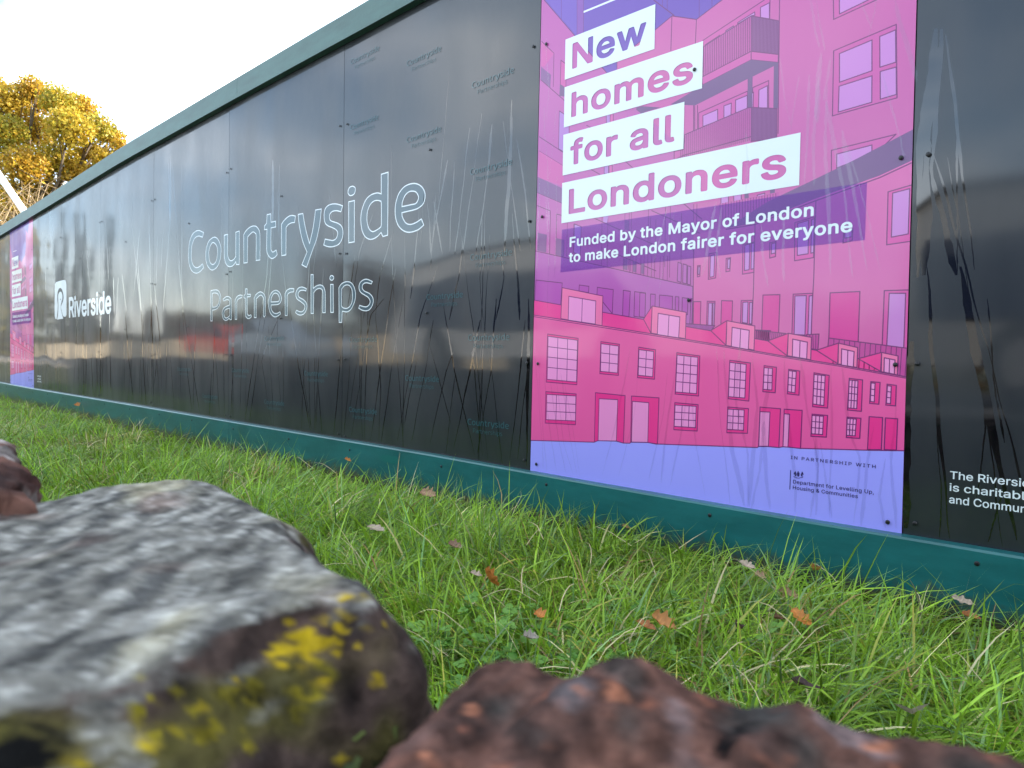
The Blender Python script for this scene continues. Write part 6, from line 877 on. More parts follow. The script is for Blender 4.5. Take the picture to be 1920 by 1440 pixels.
# far stone at the left edge
top3 = resample(ringpx([(-320,816),(-145,810),(-30,819),(2,832),(30,856),(40,884),(66,914),(30,928),(-90,934),(-320,938)], ZT+.012), 70)
rings = [grow(top3, -.02, ZT+.016), grow(top3, -.004, ZT+.012), grow(top3, .004, ZT-.008), grow(top3, .006, ZT-.04), grow(top3, -.006, ZT-.09)]
def left_base(p, n_):
    a = noise.fractal(p*34, .9, 2.1, 6); f = noise.noise(p*150); g = mixc((.045, .022, .018), (.15, .075, .055), .5+.8*a)
    g = mixc(g, (.30, .29, .27), ss(.2, .55, noise.noise(p*26+Vector((2, 2, 2)))+.5*a+.2*f)*.6)
    return mixc(g, (.02, .014, .014), ss(.1, .45, -noise.noise(p*38)-.2*f)*.8)
remesh_loft('wall_stone', rings, .004, left_base, .012, 24, 60, (1, 1, 1), 'mottled red and pale top stone furthest along the wall, by the left frame edge')

# wall body: courses of rough stones in one mesh
V, Fc, rnd = [], [], random.Random(11)
def rough_block(x0, x1, y0, y1, z0, z1):
    b = len(V)
    for z in (z0, z1):
        for y in (y0, y1):
            for x in (x0, x1): V.append((x+rnd.uniform(-.008, .008), y+rnd.uniform(-.012, .012), z+rnd.uniform(-.006, .006)))
    Fc.extend(tuple(b+i for i in q) for q in ((0, 2, 3, 1), (4, 5, 7, 6), (0, 1, 5, 4), (2, 6, 7, 3), (0, 4, 6, 2), (1, 3, 7, 5)))
zc = -.05
for zc, hgt in ((-.06, .16), (.105, .13), (.24, .12)):
    x = -13.0
    while x < 9:
        l = rnd.uniform(.18, .42); rough_block(x, x+l-.008, -2.14, -1.675+rnd.uniform(-.012, .012), zc, zc+hgt); x += l
x = -13.0
while x < 9:
    l = rnd.uniform(.22, .42)
    if .70 <= x+l and x <= 2.12: rough_block(x, x+l-.006, -2.10, -1.662, .366, .392)
    if x+l < .70 or x > 2.12: rough_block(x, x+l-.006, -2.10, -1.645, .368, .500+rnd.uniform(-.012, .010))
    x += l
mb = MB(); mb.box(-13, 9, -2.12, -1.71, -.1, .35)
mb.v, V0 = mb.v, len(V); V += mb.v; Fc += [tuple(V0+i for i in f) for f in mb.f]
wall = pymesh('stone_wall', V, Fc, [mat('wall_stone_rough', (.14, .12, .10), .9, vary=.55, scale=9, bump=.8)])
tag(wall, 'low dry stone wall carrying the loose top stones, opposite the hoarding', 'wall')
# moss in the gap between the stones, small white flint
moss = [at(860, 1395, .30), at(700, 1400, .24), at(640, 1425, .23)]
mr = random.Random(5); V, T, CC = [], [], []
for c, nn in zip(moss, (60, 500, 300)):
    for k in range(nn):
        p = c + Vector((mr.gauss(0, .022), mr.gauss(0, .016), mr.gauss(-.012, .010))); u = Vector((mr.uniform(-1, 1), mr.uniform(-1, 1), mr.uniform(-.2, 1))).normalized()*.0035; q = u.orthogonal().normalized()*.002
        b = len(V); V += [p-u, p+q, p+u, p-q]; T += [(b, b+1, b+2), (b, b+2, b+3)]; col = mixc((.025, .04, .008), (.08, .105, .02), mr.random()); CC += [col]*4
o = npmesh('moss', V, np.zeros((0, 4), int), T, np.array(CC, np.float32), [vmat('moss_leaf', .8)]); tag(o, 'patch of green moss in the gap between the two nearest wall stones', 'moss', kind='stuff')
# ------------------------------------------------------------------ grass
def flow(x, y):
    a = noise.noise(Vector((x*1.1, y*1.1, 12.3)))*3.2 + noise.noise(Vector((x*3.1, y*3.1, 5.5)))*1.6
    return a
def grass(name, areas, seed, label):
    r = np.random.default_rng(seed); X, Y = [], []
    for x0, x1, y0, y1, dens in areas:
        n = int((x1-x0)*(y1-y0)*dens); X.append(r.uniform(x0, x1, n)); Y.append(r.uniform(y0, y1, n))
    X = np.concatenate(X); Y = np.concatenate(Y); n = len(X)
    # tufting: pull towards random tuft centres
    grid = .10; cx = (np.floor(X/grid)+.5)*grid; cy = (np.floor(Y/grid)+.5)*grid
    hsh = np.sin(cx*127.1+cy*311.7)*43758.5; hsh -= np.floor(hsh); h2 = np.sin(cx*269.5+cy*183.3)*43758.5; h2 -= np.floor(h2)
    pull = .62*r.random(n)
    X = X + (cx+(hsh-.5)*grid - X)*pull; Y = Y + (cy+(h2-.5)*grid - Y)*pull
    Y = np.clip(Y, -1.67, -.036)
    Z = np.empty(n); FL = np.empty(n); DR = np.empty(n); HT = np.empty(n)
    for i in range(n):
        x, y = X[i], Y[i]; Z[i] = gz(x, y); FL[i] = flow(x, y)
        DR[i] = noise.noise(Vector((x*2.3, y*2.3, 20.5))) + .5*noise.noise(Vector((x*6, y*6, 1.5))); HT[i] = noise.noise(Vector((x*1.7, y*1.7, 30.5)))
    kind = r.random(n)
    fine = kind < .32                                     # thin old blades
    Lh = np.exp(r.normal(np.log(.100), .42, n))*(1+.55*HT)*np.where(fine, 1.15, 1.0); Lh = np.clip(Lh, .03, .26)
    edge = np.exp(-((Y+.05)/.07)**2); Lh *= 1-.1*edge
    wd = np.where(fine, r.uniform(.0014, .0026, n), r.uniform(.0030, .0062, n))
    phi = np.where(r.random(n) < .5, np.arctan2(Y-(cy+(h2-.5)*grid), X-(cx+(hsh-.5)*grid)) + r.normal(0, .6, n), FL + r.normal(0, 1.0, n))
    th0 = np.clip(r.normal(.86, .36, n), .02, 1.45); bend = np.clip(r.normal(1.45, .55, n), .1, 2.6)
    up = (r.random(n) < .06); th0[up] *= .4; bend[up] *= .4
    K = 5; t = np.linspace(0, 1, K)
    px = np.zeros((n, K)); pz = np.zeros((n, K))
    for k in range(1, K):
        th = np.minimum(th0 + bend*(t[k]+t[k-1])/2, 2.35); ds = Lh/(K-1)
        px[:, k] = px[:, k-1]+np.sin(th)*ds; pz[:, k] = np.maximum(pz[:, k-1]+np.cos(th)*ds, .006)
    tw = r.normal(0, .5, n)
    dx, dy = np.cos(phi), np.sin(phi)
    yy = Y[:, None]+dy[:, None]*px; over = yy > -.037
    CX = X[:, None]+dx[:, None]*px; CY = np.where(over, -.037-np.abs(yy+.037)*.15, yy); CZ = Z[:, None]+pz
    sxv, syv = -np.sin(phi+tw), np.cos(phi+tw)
    wk = wd[:, None]*np.array([.75, 1, .9, .6, 0])[None, :]/2*2
    Vv = np.empty((n, 2*K-1, 3), np.float32)
    for k in range(K-1):
        for s, sg in ((0, -1), (1, 1)):
            Vv[:, 2*k+s, 0] = CX[:, k]+sg*sxv*wk[:, k]*.5; Vv[:, 2*k+s, 1] = CY[:, k]+sg*syv*wk[:, k]*.5; Vv[:, 2*k+s, 2] = CZ[:, k]+sg*.12*wk[:, k]
    Vv[:, 2*K-2, 0] = CX[:, K-1]; Vv[:, 2*K-2, 1] = CY[:, K-1]; Vv[:, 2*K-2, 2] = CZ[:, K-1]
    base = (np.arange(n)*(2*K-1))[:, None]
    q = np.concatenate([base+np.array([[2*k, 2*k+1, 2*k+3, 2*k+2]]) for k in range(K-2)], 0)
    tr_ = base+np.array([[2*K-4, 2*K-3, 2*K-2]])
    # colours of the blades themselves: fresh, bluish, yellowing, straw
    c = np.empty((n, 3), np.float32); u = r.random(n); v = r.random(n)[:, None]
    fresh = np.array([.12, .225, .014])*(1-v)+np.array([.23, .36, .030])*v
    blue = np.array([.10, .20, .060])*(1-v)+np.array([.19, .30, .10])*v
    yel = np.array([.26, .30, .04])*(1-v)+np.array([.34, .30, .06])*v
    straw = np.array([.42, .36, .18])*(1-v)+np.array([.58, .50, .30])*v
    brown = np.array([.20, .12, .05])*(1-v)+np.array([.32, .20, .08])*v
    bl = .16+.18*np.clip(HT, -1, 1)
    c[:] = fresh; mk = u < bl; c[mk] = blue[mk]
    dry = np.clip(.07+.75*np.clip(DR-.12, 0, 1), 0, .85); u2 = r.random(n)
    mk = u2 < dry; c[mk] = yel[mk]; mk = u2 < dry*.5; c[mk] = straw[mk]; mk = u2 < dry*.2; c[mk] = brown[mk]
    c *= (1.62*(.5+.85*r.random(n))*(.72+.5*hsh))[:, None]; tint = np.repeat(c, 2*K-1, 0)
    Lh = None
    o = npmesh(name, Vv.reshape(-1, 3), q, tr_, tint, [vmat('grass_blade', .42, transl=.4, spec=.5)])
    return tag(o, label, 'grass', kind='stuff')
grass('grass', [(.0, 2.1, -1.72, -.03, 26000), (-2.2, .0, -1.72, -.03, 15000), (-5.0, -2.2, -1.70, -.03, 5200), (-12, -5.0, -1.70, -.03, 2600), (2.1, 4.2, -1.7, -.03, 12000), (4.2, 8.4, -1.7, -.03, 4000)], 3,
      'long tangled green lawn grass between the hoarding and the stone wall')
def thatch():
    r = np.random.default_rng(12); n = 48000
    X = r.uniform(-4, 4.6, n); Y = r.uniform(-1.67, -.04, n); a = r.uniform(0, 6.28, n); l = r.uniform(.02, .07, n); w_ = r.uniform(.0010, .0026, n)
    Z = np.array([gz(x, y) for x, y in zip(X, Y)])+r.uniform(.004, .032, n); t = r.normal(0, .25, n)
    d = np.stack([np.cos(a)*np.cos(t), np.sin(a)*np.cos(t), np.sin(t)], 1)*l[:, None]/2; s = np.stack([-np.sin(a), np.cos(a), 0*a], 1)*w_[:, None]/2; P = np.stack([X, Y, Z], 1)
    V = np.stack([P-d-s, P-d+s, P+d+s*.3, P+d-s*.3], 1); V[:, :, 2] = np.maximum(V[:, :, 2], .0); V[:, :, 1] = np.minimum(V[:, :, 1], -.036)
    v = r.random((n, 1)); c = np.where(r.random((n, 1)) < .5, np.array([[.10, .06, .025]])*(1-v)+np.array([[.30, .21, .09]])*v, np.array([[.20, .20, .04]])*(1-v)+np.array([[.36, .30, .12]])*v)
    o = npmesh('thatch', V.reshape(-1, 3), (np.arange(n)*4)[:, None]+np.array([[0, 1, 2, 3]]), np.zeros((0, 3), int), np.repeat(c, 4, 0), [vmat('straw', .6)])
    tag(o, 'flat layer of brown and yellow dead grass under the lawn blades', 'thatch', kind='stuff')
thatch()
# long pale dead stalks lying over the grass
V, Q = [], []; sr = random.Random(21)
stalks = [((1290,960),.20,2.6),((1500,1000),.22,3.0),((1110,960),.16,1.0),((1215,1060),.24,-.8),((940,1100),.22,.0),((560,870),.30,2.9),((600,880),.28,3.1),((640,905),.25,2.7),((580,855),.26,.3),((620,860),.22,.6),((540,840),.2,2.5),((1850,980),.20,-.6),((1780,1020),.18,.1),((970,965),.2,1.9),((1000,1000),.16,2.8),
          ((770,865),.12,1.2),((700,850),.10,2.0),((1900,1060),.22,2.9),((1130,1010),.2,2.9),((980,1090),.2,-.9),((850,1040),.2,.4),((1560,1230),.2,.9),((1380,1290),.18,-.5)]
stalks += [((sr.uniform(450, 1900), sr.uniform(880, 1300)), sr.uniform(.08, .2), sr.uniform(-3, 3)) for _ in range(45)]
for (px, py), l, a in stalks:
    p = onz(px, py, .075)
    if not (-1.6 < p.y < -.06): continue
    pts = []; z = p.z; d = Vector((math.cos(a), math.sin(a), 0)); s = Vector((-d.y, d.x, 0)); cv = sr.uniform(-.12, .12)
    for k in range(7):
        t = k/6; q = p + d*(l*(t-.5)) + s*(cv*l*(t-.5)**2*4); q.z = z+.03*math.sin(t*3)+sr.uniform(-.002, .002); q.y = min(q.y, -.04); pts.append(q)
    b = len(V); wv = sr.uniform(.0007, .0012)
    for q in pts: V += [q-s*wv+Vector((0, 0, .0004)), q+s*wv]
    Q += [(b+2*k, b+2*k+1, b+2*k+3, b+2*k+2) for k in range(6)]
o = npmesh('dead_stalks', V, Q, np.zeros((0, 3), int), np.tile(np.array([[.52, .43, .24]], np.float32), (len(V), 1)), [vmat('straw', .6)])
tag(o, 'thin pale dead grass stalks lying over the lawn', 'grass stalks', kind='stuff')
# clover
V, T, CC = [], [], []; cr = random.Random(4)
for k in range(190):
    px, py = cr.gauss(930, 110), cr.gauss(1205, 55)
    if cr.random() < .25: px, py = cr.uniform(1050, 1500), cr.uniform(1100, 1250)
    p = onz(px, py, .045+cr.uniform(-.02, .025)); 
    if p.y < -1.66: continue
    a0 = cr.uniform(0, 6.3); s = cr.uniform(.0045, .0105); col = mixc((.06, .20, .02), (.18, .36, .05), cr.random())
    tilt = Vector((cr.uniform(-.5, .5), cr.uniform(-.5, .3), 1)).normalized(); e1 = tilt.orthogonal().normalized(); e2 = tilt.cross(e1)
    for j in range(3):
        a = a0+j*2*PI/3; c = p + (e1*math.cos(a)+e2*math.sin(a))*s*.95; b = len(V); V.append(p+tilt*-.001); CC.append(mixc(col, (.3, .45, .12), .3))
        for m_ in range(8):
            t = a+PI+2*PI*(m_+.5)/8; V.append(c + (e1*math.cos(t)+e2*math.sin(t))*s + tilt*(.0015 if m_ % 2 else 0)); CC.append(col)
        T += [(b, b+1+m_, b+1+(m_+1) % 8) for m_ in range(8)]
o = npmesh('clover', V, np.zeros((0, 4), int), T, np.array(CC, np.float32), [vmat('clover_leaf', .5, transl=.25)])
tag(o, 'patch of small round clover leaves among the grass beside the grey slab', 'clover', kind='stuff')

# ------------------------------------------------------------------ fallen leaves, each its own thing
def leaf(px, py, ln, wd, ang, col, label, z=.085, pitch=.2, rollv=0, curl=.3, lobes=4, seed=0):
    ln *= 1.05; wd *= 1.08; curl *= 1.3
    r = random.Random(seed); n = 18; rows = []
    V, Fc, CC = [], [], []
    for i in range(n+1):
        t = i/n; env = math.sin(PI*min(1, t**.8))**.8; lob = 1+.28*math.sin(t*lobes*2*PI+r.uniform(-.3, .3))
        h = wd*.5*env*lob*(.8+.4*r.random()*.5) + .0006
        row = []
        for j, s in enumerate((-1, -.5, 0, .5, 1)):
            x = (t-.5)*ln; y = s*h*(1+.1*math.sin(i+j)); zz = curl*(abs(s)**1.6)*h*1.1 + curl*.35*ln*(t-.5)**2*2 + r.uniform(-.0008, .0008) - .001*(j == 2)
            V.append((x, y, zz)); row.append(len(V)-1)
            k = r.uniform(.75, 1.2); CC.append(tuple(c*k*(1.25 if j == 2 else 1) for c in col))
        rows.append(row)
    for a, b in zip(rows, rows[1:]):
        for j in range(4): Fc.append((a[j], a[j+1], b[j+1], b[j]))
    # stalk
    b0 = len(V)
    for x, y, zz in ((-ln*.5, -.0006, 0), (-ln*.5, .0006, 0), (-ln*.72, .0007, .003), (-ln*.72, -.0003, .003)): V.append((x, y, zz)); CC.append(tuple(c*.7 for c in col))
    Fc.append((b0, b0+1, b0+2, b0+3))
    o = npmesh('fallen_leaf', V, Fc, np.zeros((0, 3), int), np.array(CC, np.float32), [vmat('dead_leaf', .55, transl=.25)], smooth=True)
    o.location = onz(px, py, z); o.rotation_euler = (rollv, pitch, ang)
    tag(o, label, 'leaf', 'fallen leaves on the grass')
ORG, RUS, TAN, PAL, BRN, PUR = (.52, .19, .04), (.36, .13, .035), (.40, .24, .14), (.46, .35, .26), (.17, .085, .045), (.085, .045, .045)
leaf(918, 1086, .052, .036, 1.2, ORG, 'bright orange curled leaf standing on edge right of the slab tip', .09, .9, .3, .6, 3, 1)
leaf(803, 927, .058, .046, .5, TAN, 'broad tan leaf lying in the grass below the black panel, nearest the kick board gap', .10, .2, .5, .3, 4, 2)
leaf(706, 992, .064, .036, .2, PAL, 'pale flat leaf half sunk in grass just right of the slab back edge', .07, .1, .2, .2, 3, 3)
leaf(853, 1026, .040, .028, .9, (.33, .19, .13), 'dull brown crumpled leaf midway between slab and hoarding', .08, .3, .4, .6, 3, 4)
leaf(1015, 1153, .028, .022, .1, ORG, 'small vivid orange leaf alone above the clover', .08, .2, .4, .3, 2, 5)
leaf(1243, 1170, .050, .034, .4, (.50, .22, .07), 'yellow orange folded leaf above the dark red stone, right half of a pair', .075, .4, .4, .6, 3, 6)
leaf(1212, 1175, .040, .022, .1, RUS, 'narrow rust leaf touching the yellow orange folded leaf', .07, .2, .2, .4, 3, 7)
leaf(1505, 1160, .062, .022, -.55, (.54, .20, .04), 'long slim orange leaf slanting in the grass under the lilac strip of the poster', .085, .2, .5, .3, 4, 8)
leaf(1527, 1067, .034, .028, 2.2, (.50, .21, .07), 'rounded orange leaf close to the kick board below the printed department name', .10, .5, .4, .4, 2, 9)
leaf(1402, 1060, .042, .018, -.1, PAL, 'pale pinkish lobed leaf close to the kick board', .10, .2, .5, .3, 4, 10)
leaf(1425, 1081, .026, .022, .4, TAN, 'small tan leaf just below the pale pinkish lobed leaf', .09, .3, .3, .4, 2, 11)
leaf(1482, 1116, .050, .030, .3, (.30, .17, .09), 'mid brown leaf half hidden by blades above the long slim orange leaf', .075, .2, .2, .3, 4, 12)
leaf(1384, 1180, .052, .014, 2.3, PUR, 'dark purple brown rolled leaf like a short stick', .075, .1, .2, 1.0, 1, 13)
leaf(1710, 1337, .056, .040, 1.9, (.42, .33, .27), 'big pale grey tan leaf at the lower right near the dark red stone', .07, .4, -.2, .4, 3, 14)
leaf(1820, 1157, .034, .022, .5, RUS, 'rust coloured leaf deep in grass near the right frame edge', .08, .2, .3, .4, 3, 15)
leaf(1806, 1128, .042, .020, .2, PAL, 'straw pale leaf touching the kick board foot near the right frame edge', .10, .2, .4, .3, 3, 16)
leaf(1182, 990, .052, .022, .2, (.24, .14, .06), 'flat dark brown leaf tucked under the kick board below the poster left corner', .085, .1, .3, .3, 3, 17)
leaf(652, 863, .030, .022, .8, ORG, 'small orange leaf against the kick board under the large black panel', .13, .4, .4, .4, 2, 18)
leaf(145, 760, .05, .05, .4, ORG, 'orange leaf far down the lawn towards the far poster', .13, .3, .4, .4, 2, 19)
leaf(893, 1078, .028, .016, .4, PAL, 'little pale leaf scrap beside the bright orange curled leaf', .085, .2, .3, .5, 2, 20)
leaf(1458, 1160, .030, .020, 1.4, BRN, 'dark brown leaf scrap left of the long slim orange leaf', .075, .2, .3, .5, 2, 21)
leaf(995, 1196, .030, .022, 1.0, (.36, .30, .25), 'grey withered leaf just above the clover patch', .07, .2, .3, .5, 3, 22)
leaf(1512, 1290, .050, .014, .6, PUR, 'blackish curled leaf in deep grass above the dark red stone right end', .06, .2, .2, .8, 1, 23)
# ------------------------------------------------------------------ trees
def leafcloud(blobs, n, size, cols, seed, flat_=.5):
    r = np.random.default_rng(seed); B = np.array([b[:4] for b in blobs]); wgt = B[:, 3]**2.2; wgt /= wgt.sum()
    k = r.choice(len(B), n, p=wgt); d = r.normal(size=(n, 3)); d /= np.linalg.norm(d, axis=1)[:, None]; rad = r.random(n)**.42
    P = B[k, :3] + d*rad[:, None]*B[k, 3][:, None]*np.array([1, 1, .82])
    # small sprays of a few leaves
    P += r.normal(0, size*.6, (n, 3))
    a = r.normal(size=(n, 3)); a /= np.linalg.norm(a, axis=1)[:, None]; b = np.cross(a, r.normal(size=(n, 3))); b /= np.linalg.norm(b, axis=1)[:, None]+1e-9
    s = size*r.uniform(.6, 1.35, n)[:, None]
    V = np.stack([P-a*s*.6, P+b*s*.36+a*s*.05, P+a*s*.6, P-b*s*.36+a*s*.05], 1).reshape(-1, 3)
    Q = (np.arange(n)*4)[:, None]+np.array([[0, 1, 2, 3]])
    C = np.array(cols, np.float32); bl = r.integers(0, len(C), len(B))
    ci = np.where(r.random(n) < .55, bl[k], r.integers(0, len(C), n)); c = C[ci]*r.uniform(.75, 1.25, n)[:, None]
    return V, Q, np.repeat(c, 4, 0)
BARK = mat('bark', (.10, .075, .05), .9, vary=.4, scale=6, bump=.6)
def tree(base, blobs, n, size, cols, seed, label, trunk_r=.3, group=None, nm='broadleaf_tree'):
    t = tag(empty(nm, base), label, 'tree', group); base = Vector(base); r = random.Random(seed)
    V, Q, C = leafcloud([(x-base.x, y-base.y, z-base.z, q) for x, y, z, q in blobs], n, size, cols, seed)
    npmesh('crown', V, Q, np.zeros((0, 3), int), C, [vmat('tree_leaf', .5, transl=.45)], t)
    mb = MB(); cz = sum(b[2] for b in blobs)/len(blobs)-base.z; cx = sum(b[0] for b in blobs)/len(blobs)-base.x; cy = sum(b[1] for b in blobs)/len(blobs)-base.y
    fork = Vector((cx*.4, cy*.4, cz*.55)); mb.tube([(0, 0, -.2), (cx*.1, cy*.1, cz*.25), fork], [trunk_r*1.25, trunk_r, trunk_r*.75], 10)
    for b in blobs:
        e = Vector((b[0], b[1], b[2]))-base; mid = fork.lerp(e, .5)+Vector((r.uniform(-.4, .4), r.uniform(-.4, .4), r.uniform(-.2, .5)))
        mb.tube([fork, mid, e], [trunk_r*.38, trunk_r*.2, trunk_r*.06], 6)
        for k in range(4):
            q = e + Vector((r.uniform(-1, 1), r.uniform(-1, 1), r.uniform(-.6, .9)))*b[3]*.8; s = mid.lerp(e, r.uniform(.3, 1)); mb.tube([s, s.lerp(q, .5)+Vector((0, 0, .15)), q], [trunk_r*.1, trunk_r*.06, trunk_r*.02], 5)
    mb.build('trunk', BARK, t, True)
    return t
GOLD = [(.54, .37, .03), (.46, .36, .04), (.46, .28, .03), (.34, .31, .035), (.60, .43, .06), (.46, .31, .03)]
blobs = []
for px, py, rp, dd in ((20,190,52,0),(70,185,48,1),(110,190,45,-.5),(150,205,45,.5),(185,240,40,0),(212,258,30,.6),(130,240,55,-1),(60,245,60,1),(5,250,60,-.5),(170,290,45,1),(110,300,55,0),(45,310,55,-1),(150,330,40,0),(-50,220,70,0),(-60,320,70,.5),(90,360,45,.5),(200,300,38,0),(185,345,40,.4),(140,385,45,0),(40,415,50,.4),(225,275,22,0),(60,165,34,0),(20,370,50,-.5),(-110,280,60,0),(-20,160,40,.3)):
    p = at(px, py, 30+dd*1.2); blobs.append((p.x, p.y, p.z, rp/F_PX*30*.74))
pb = at(20, 700, 30)
tree((pb.x, pb.y, 0), blobs, 52000, .115, GOLD, 5, 'tall oak like tree in golden autumn leaf rising behind the far end of the hoarding', .32)
# leafless golden twigs below it
mb = MB(); tr_ = random.Random(8)
for k in range(40):
    a = at(tr_.uniform(-70, 110), 560, 14+tr_.uniform(-1.2, 1.2)); b = at(tr_.uniform(-60, 150), tr_.uniform(318, 440), 14+tr_.uniform(-1.2, 1.2)); a.z = max(a.z, .2)
    mid = a.lerp(b, .6)+Vector((tr_.uniform(-.3, .3), tr_.uniform(-.3, .3), tr_.uniform(-.1, .2))); mb.tube([a, mid, b], [.018, .012, .004], 5)
    for j in range(5):
        s = a.lerp(b, tr_.uniform(.55, .98)); mb.tube([s, s+Vector((tr_.uniform(-.5, .5), tr_.uniform(-.5, .5), tr_.uniform(-.05, .45)))], [.006, .002], 4)
tag(mb.build('bare_shrub', mat('twig', (.26, .18, .085), .7, vary=.3)), 'tangle of bare straw coloured twigs at the foot of the golden tree', 'shrub')
# pale pole
a, b = at(-70, 230, 12), at(46, 397, 12); d = (b-a).normalized(); e = a + d*((0-a.z)/d.z)
mb = MB(); mb.tube([a, e], .052, 16)
tag(mb.build('slanting_pole', mat('pole_white', (.82, .82, .80), .4), None, True), 'white tubular pole slanting down behind the far left end of the hoarding', 'pole')

# ------------------------------------------------------------------ across the road: only the panels' reflections show these
BROWN = [(.10, .065, .03), (.13, .085, .035), (.075, .06, .03), (.16, .10, .04)]
OLV = [(.09, .10, .03), (.12, .10, .035), (.07, .075, .025), (.15, .11, .04)]
for i, (x, y, h, wdt, cols, lab) in enumerate(((-30, -20, 4.9, 3.2, BROWN, 'rounded brown leaved tree across the road, reflected beside the company lettering'), (-47, -21, 3.2, 4.2, OLV, 'broad low olive tree across the road'),
      (-62, -21, 3.4, 4.2, BROWN, 'wide russet tree across the road near its far end'), (-18, -22, 3.6, 3.0, OLV, 'small olive tree across the road behind the parked minibus'))):
    rr_ = random.Random(i); bl = [(x+rr_.uniform(-1, 1)*wdt*.6, y+rr_.uniform(-1, 1)*wdt*.5, .3+h*.62+rr_.uniform(-.28, .3)*h*.8, wdt*.42) for _ in range(9)]
    tree((x, y, .3), bl, 5000, .30, cols, 40+i, lab, .22, 'trees across the road')
for i, (x, y) in enumerate(((-35.2, -5.0), (-39.5, -5.5))):
    rr_ = random.Random(60+i); bl = [(x+rr_.uniform(-.8, .8), y+rr_.uniform(-.5, .5), rr_.uniform(.9, 5.6), .9) for _ in range(12)]
    tree((x, y, .2), bl, 5000, .24, [GOLD, BROWN][i]+OLV, 80+i, ('golden and olive tree beside the road beyond the far poster', 'taller brown tree behind the golden one beyond the far poster')[i], .2)
t = tag(empty('conifer', (-79, -18, .3)), 'tall dark narrow conifer across the road', 'tree')
bl = [(0, 0, 1.2+k*1.0, max(.5, 2.2-k*.145)) for k in range(13)]
V, Q, C = leafcloud(bl, 7000, .42, [(.025, .04, .02), (.035, .05, .022)], 77); npmesh('crown', V, Q, np.zeros((0, 3), int), C, [vmat('tree_leaf', .5, transl=.45)], t)
mb = MB(); mb.tube([(0, 0, -.2), (0, 0, 13)], [.3, .05], 8); mb.build('trunk', BARK, t)
hb = []; hr = random.Random(9); x = -70
while x < 12: hb.append((x, -13.2+hr.uniform(-.3, .3), 1.1+hr.uniform(-.15, .2), 1.05)); x += .9
V, Q, C = leafcloud(hb, 26000, .16, BROWN+OLV, 33); o = npmesh('hedge', V, Q, np.zeros((0, 3), int), C, [vmat('tree_leaf', .5, transl=.45)])
tag(o, 'long brown and olive garden hedge across the road', 'hedge')
mb = MB(); mb.box(-70, -12, -11.75, -11.5, .2, 1.15); mb.box(-70, -12, -11.78, -11.47, 1.15, 1.21); mb.build('garden_wall', mat('cream_render', (.55, .46, .33), .85, vary=.15)); tag(bpy.data.objects['garden_wall'], 'low cream garden wall in front of the hedge across the road', 'wall')

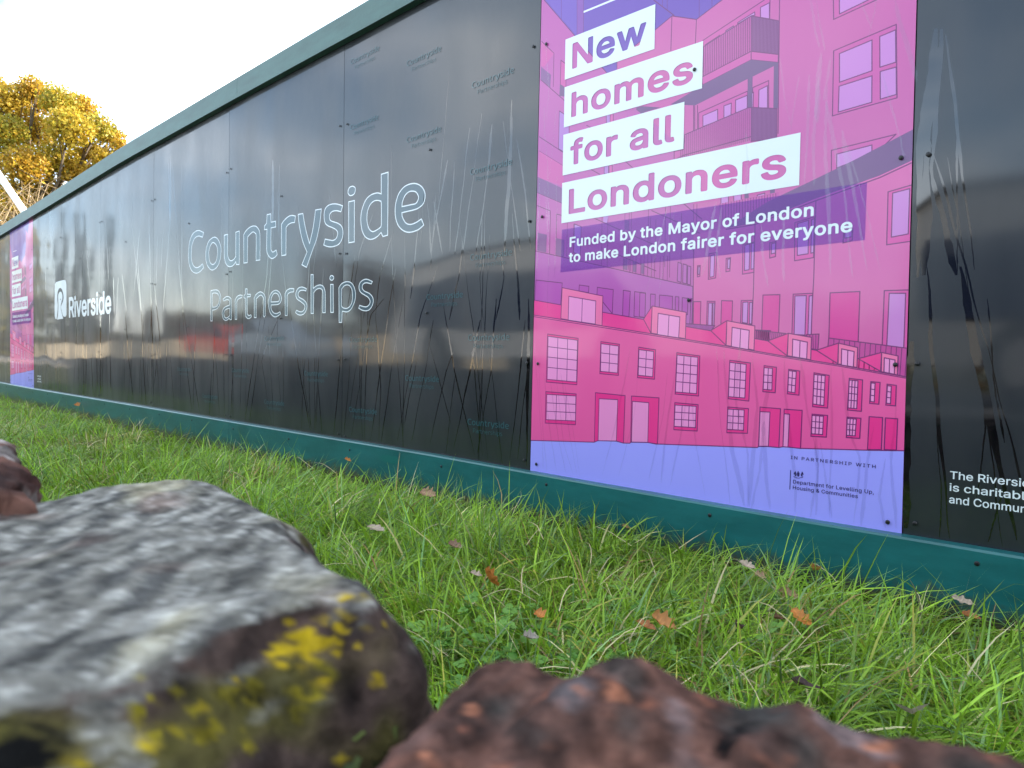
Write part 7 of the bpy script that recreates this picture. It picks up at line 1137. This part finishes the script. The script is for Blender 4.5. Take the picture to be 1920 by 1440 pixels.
GLASS_D = mat('tinted_glass', (.012, .02, .05), .05, .8); RUB = mat('rubber', (.02, .02, .02), .8); CHR = mat('rim_metal', (.5, .5, .5), .35, metal=.8)
LAMPM = mat('lamp_clear', (.7, .7, .68), .15)
def vehicle(nm, x, y, prof, width, winds, wheels, wr, paint, label, cat):
    t = tag(empty(nm, (x, y, .304)), label, cat)
    mb = MB(); b = len(mb.v); hw = width/2; rows = ((-hw, .88), (-hw*.94, 1), (hw*.94, 1), (hw, .88)); n = len(prof); cz = .55
    for yy, k in ((-hw*.9, 1), (-hw, .985), (hw, .985), (hw*.9, 1)): mb.v += [(px, yy, pz) if pz < 1.0 else (px, yy*(.93), pz) for px, pz in [((p[0]-prof_c(prof))*k+prof_c(prof), cz+(p[1]-cz)*k) for p in prof]]
    for r_ in range(3): mb.f += [(b+r_*n+i, b+r_*n+(i+1) % n, b+(r_+1)*n+(i+1) % n, b+(r_+1)*n+i) for i in range(n)]
    mb.f += [tuple(b+i for i in reversed(range(n))), tuple(b+3*n+i for i in range(n))]
    mb.build('body', paint, t, False)
    for w_ in winds:
        for s in (1, -1):
            ya, yb = s*(hw*.935), s*(hw*.935+.02); mb = MB(); mb.prism(w_, min(ya, yb)-.03, max(ya, yb)); mb.build('window', GLASS_D, t)
    for wx in wheels:
        for s in (1, -1):
            mb = MB(); mb.tube([(wx, s*(hw-.2), wr), (wx, s*(hw+.012), wr)], wr, 20); o = mb.build('wheel', RUB, t); m2 = MB(); m2.tube([(wx, s*(hw+.008), wr), (wx, s*(hw+.02), wr)], wr*.6, 16); m2.build('rim', CHR, o)
    x0 = min(p[0] for p in prof); x1 = max(p[0] for p in prof)
    for s in (1, -1):
        for xe in (x0, x1-.03):
            mb = MB(); mb.box(xe-.01, xe+.05, s*hw*.62-.14, s*hw*.62+.14, .55, .70); mb.build('lamp', LAMPM, t)
    return t
def prof_c(p): return (min(q[0] for q in p)+max(q[0] for q in p))/2
vanp = [(-2.5, .3), (-2.5, .75), (-2.42, 1.5), (-2.2, 1.62), (1.1, 1.62), (1.6, 1.5), (2.15, .95), (2.5, .8), (2.55, .3)]
vanw = [[(-2.3, .66), (-2.28, 1.28), (-1.0, 1.30), (-1.0, .66)], [(-.9, .66), (-.9, 1.30), (.35, 1.30), (.35, .66)], [(.5, .66), (.5, 1.30), (1.3, 1.30), (1.75, .9), (1.75, .66)]]
WP = mat('van_white', (.58, .60, .62), .3)
vehicle('minibus', -4.4, -5.1, vanp, 1.9, vanw, (-1.55, 1.6), .32, WP, 'white minibus with tinted windows parked across from the company lettering', 'minibus')
carp = [(-2.05, .3), (-2.1, .75), (-1.95, .95), (-1.3, 1.42), (.3, 1.46), (1.05, .98), (1.95, .82), (2.1, .6), (2.1, .3)]
carw = [[(-1.5, .95), (-1.15, 1.34), (-.35, 1.37), (-.35, .95)], [(-.25, .95), (-.25, 1.37), (.25, 1.37), (.85, .95)]]
vehicle('parked_car', 2.2, -5.3, vanp, 1.9, vanw, (-1.55, 1.6), .32, mat('car_silver', (.36, .37, .38), .25, metal=.4), 'silver people carrier parked across from the poster', 'car')
vehicle('parked_car', -25.8, -9.9, carp, 1.75, carw, (-1.25, 1.3), .31, mat('car_red', (.55, .05, .03), .25), 'red hatchback parked further down the road', 'car')
vehicle('parked_car', -20.6, -9.9, carp, 1.75, carw, (-1.25, 1.3), .31, mat('car_blue', (.30, .38, .48), .25), 'pale blue hatchback parked behind the white minibus', 'car')
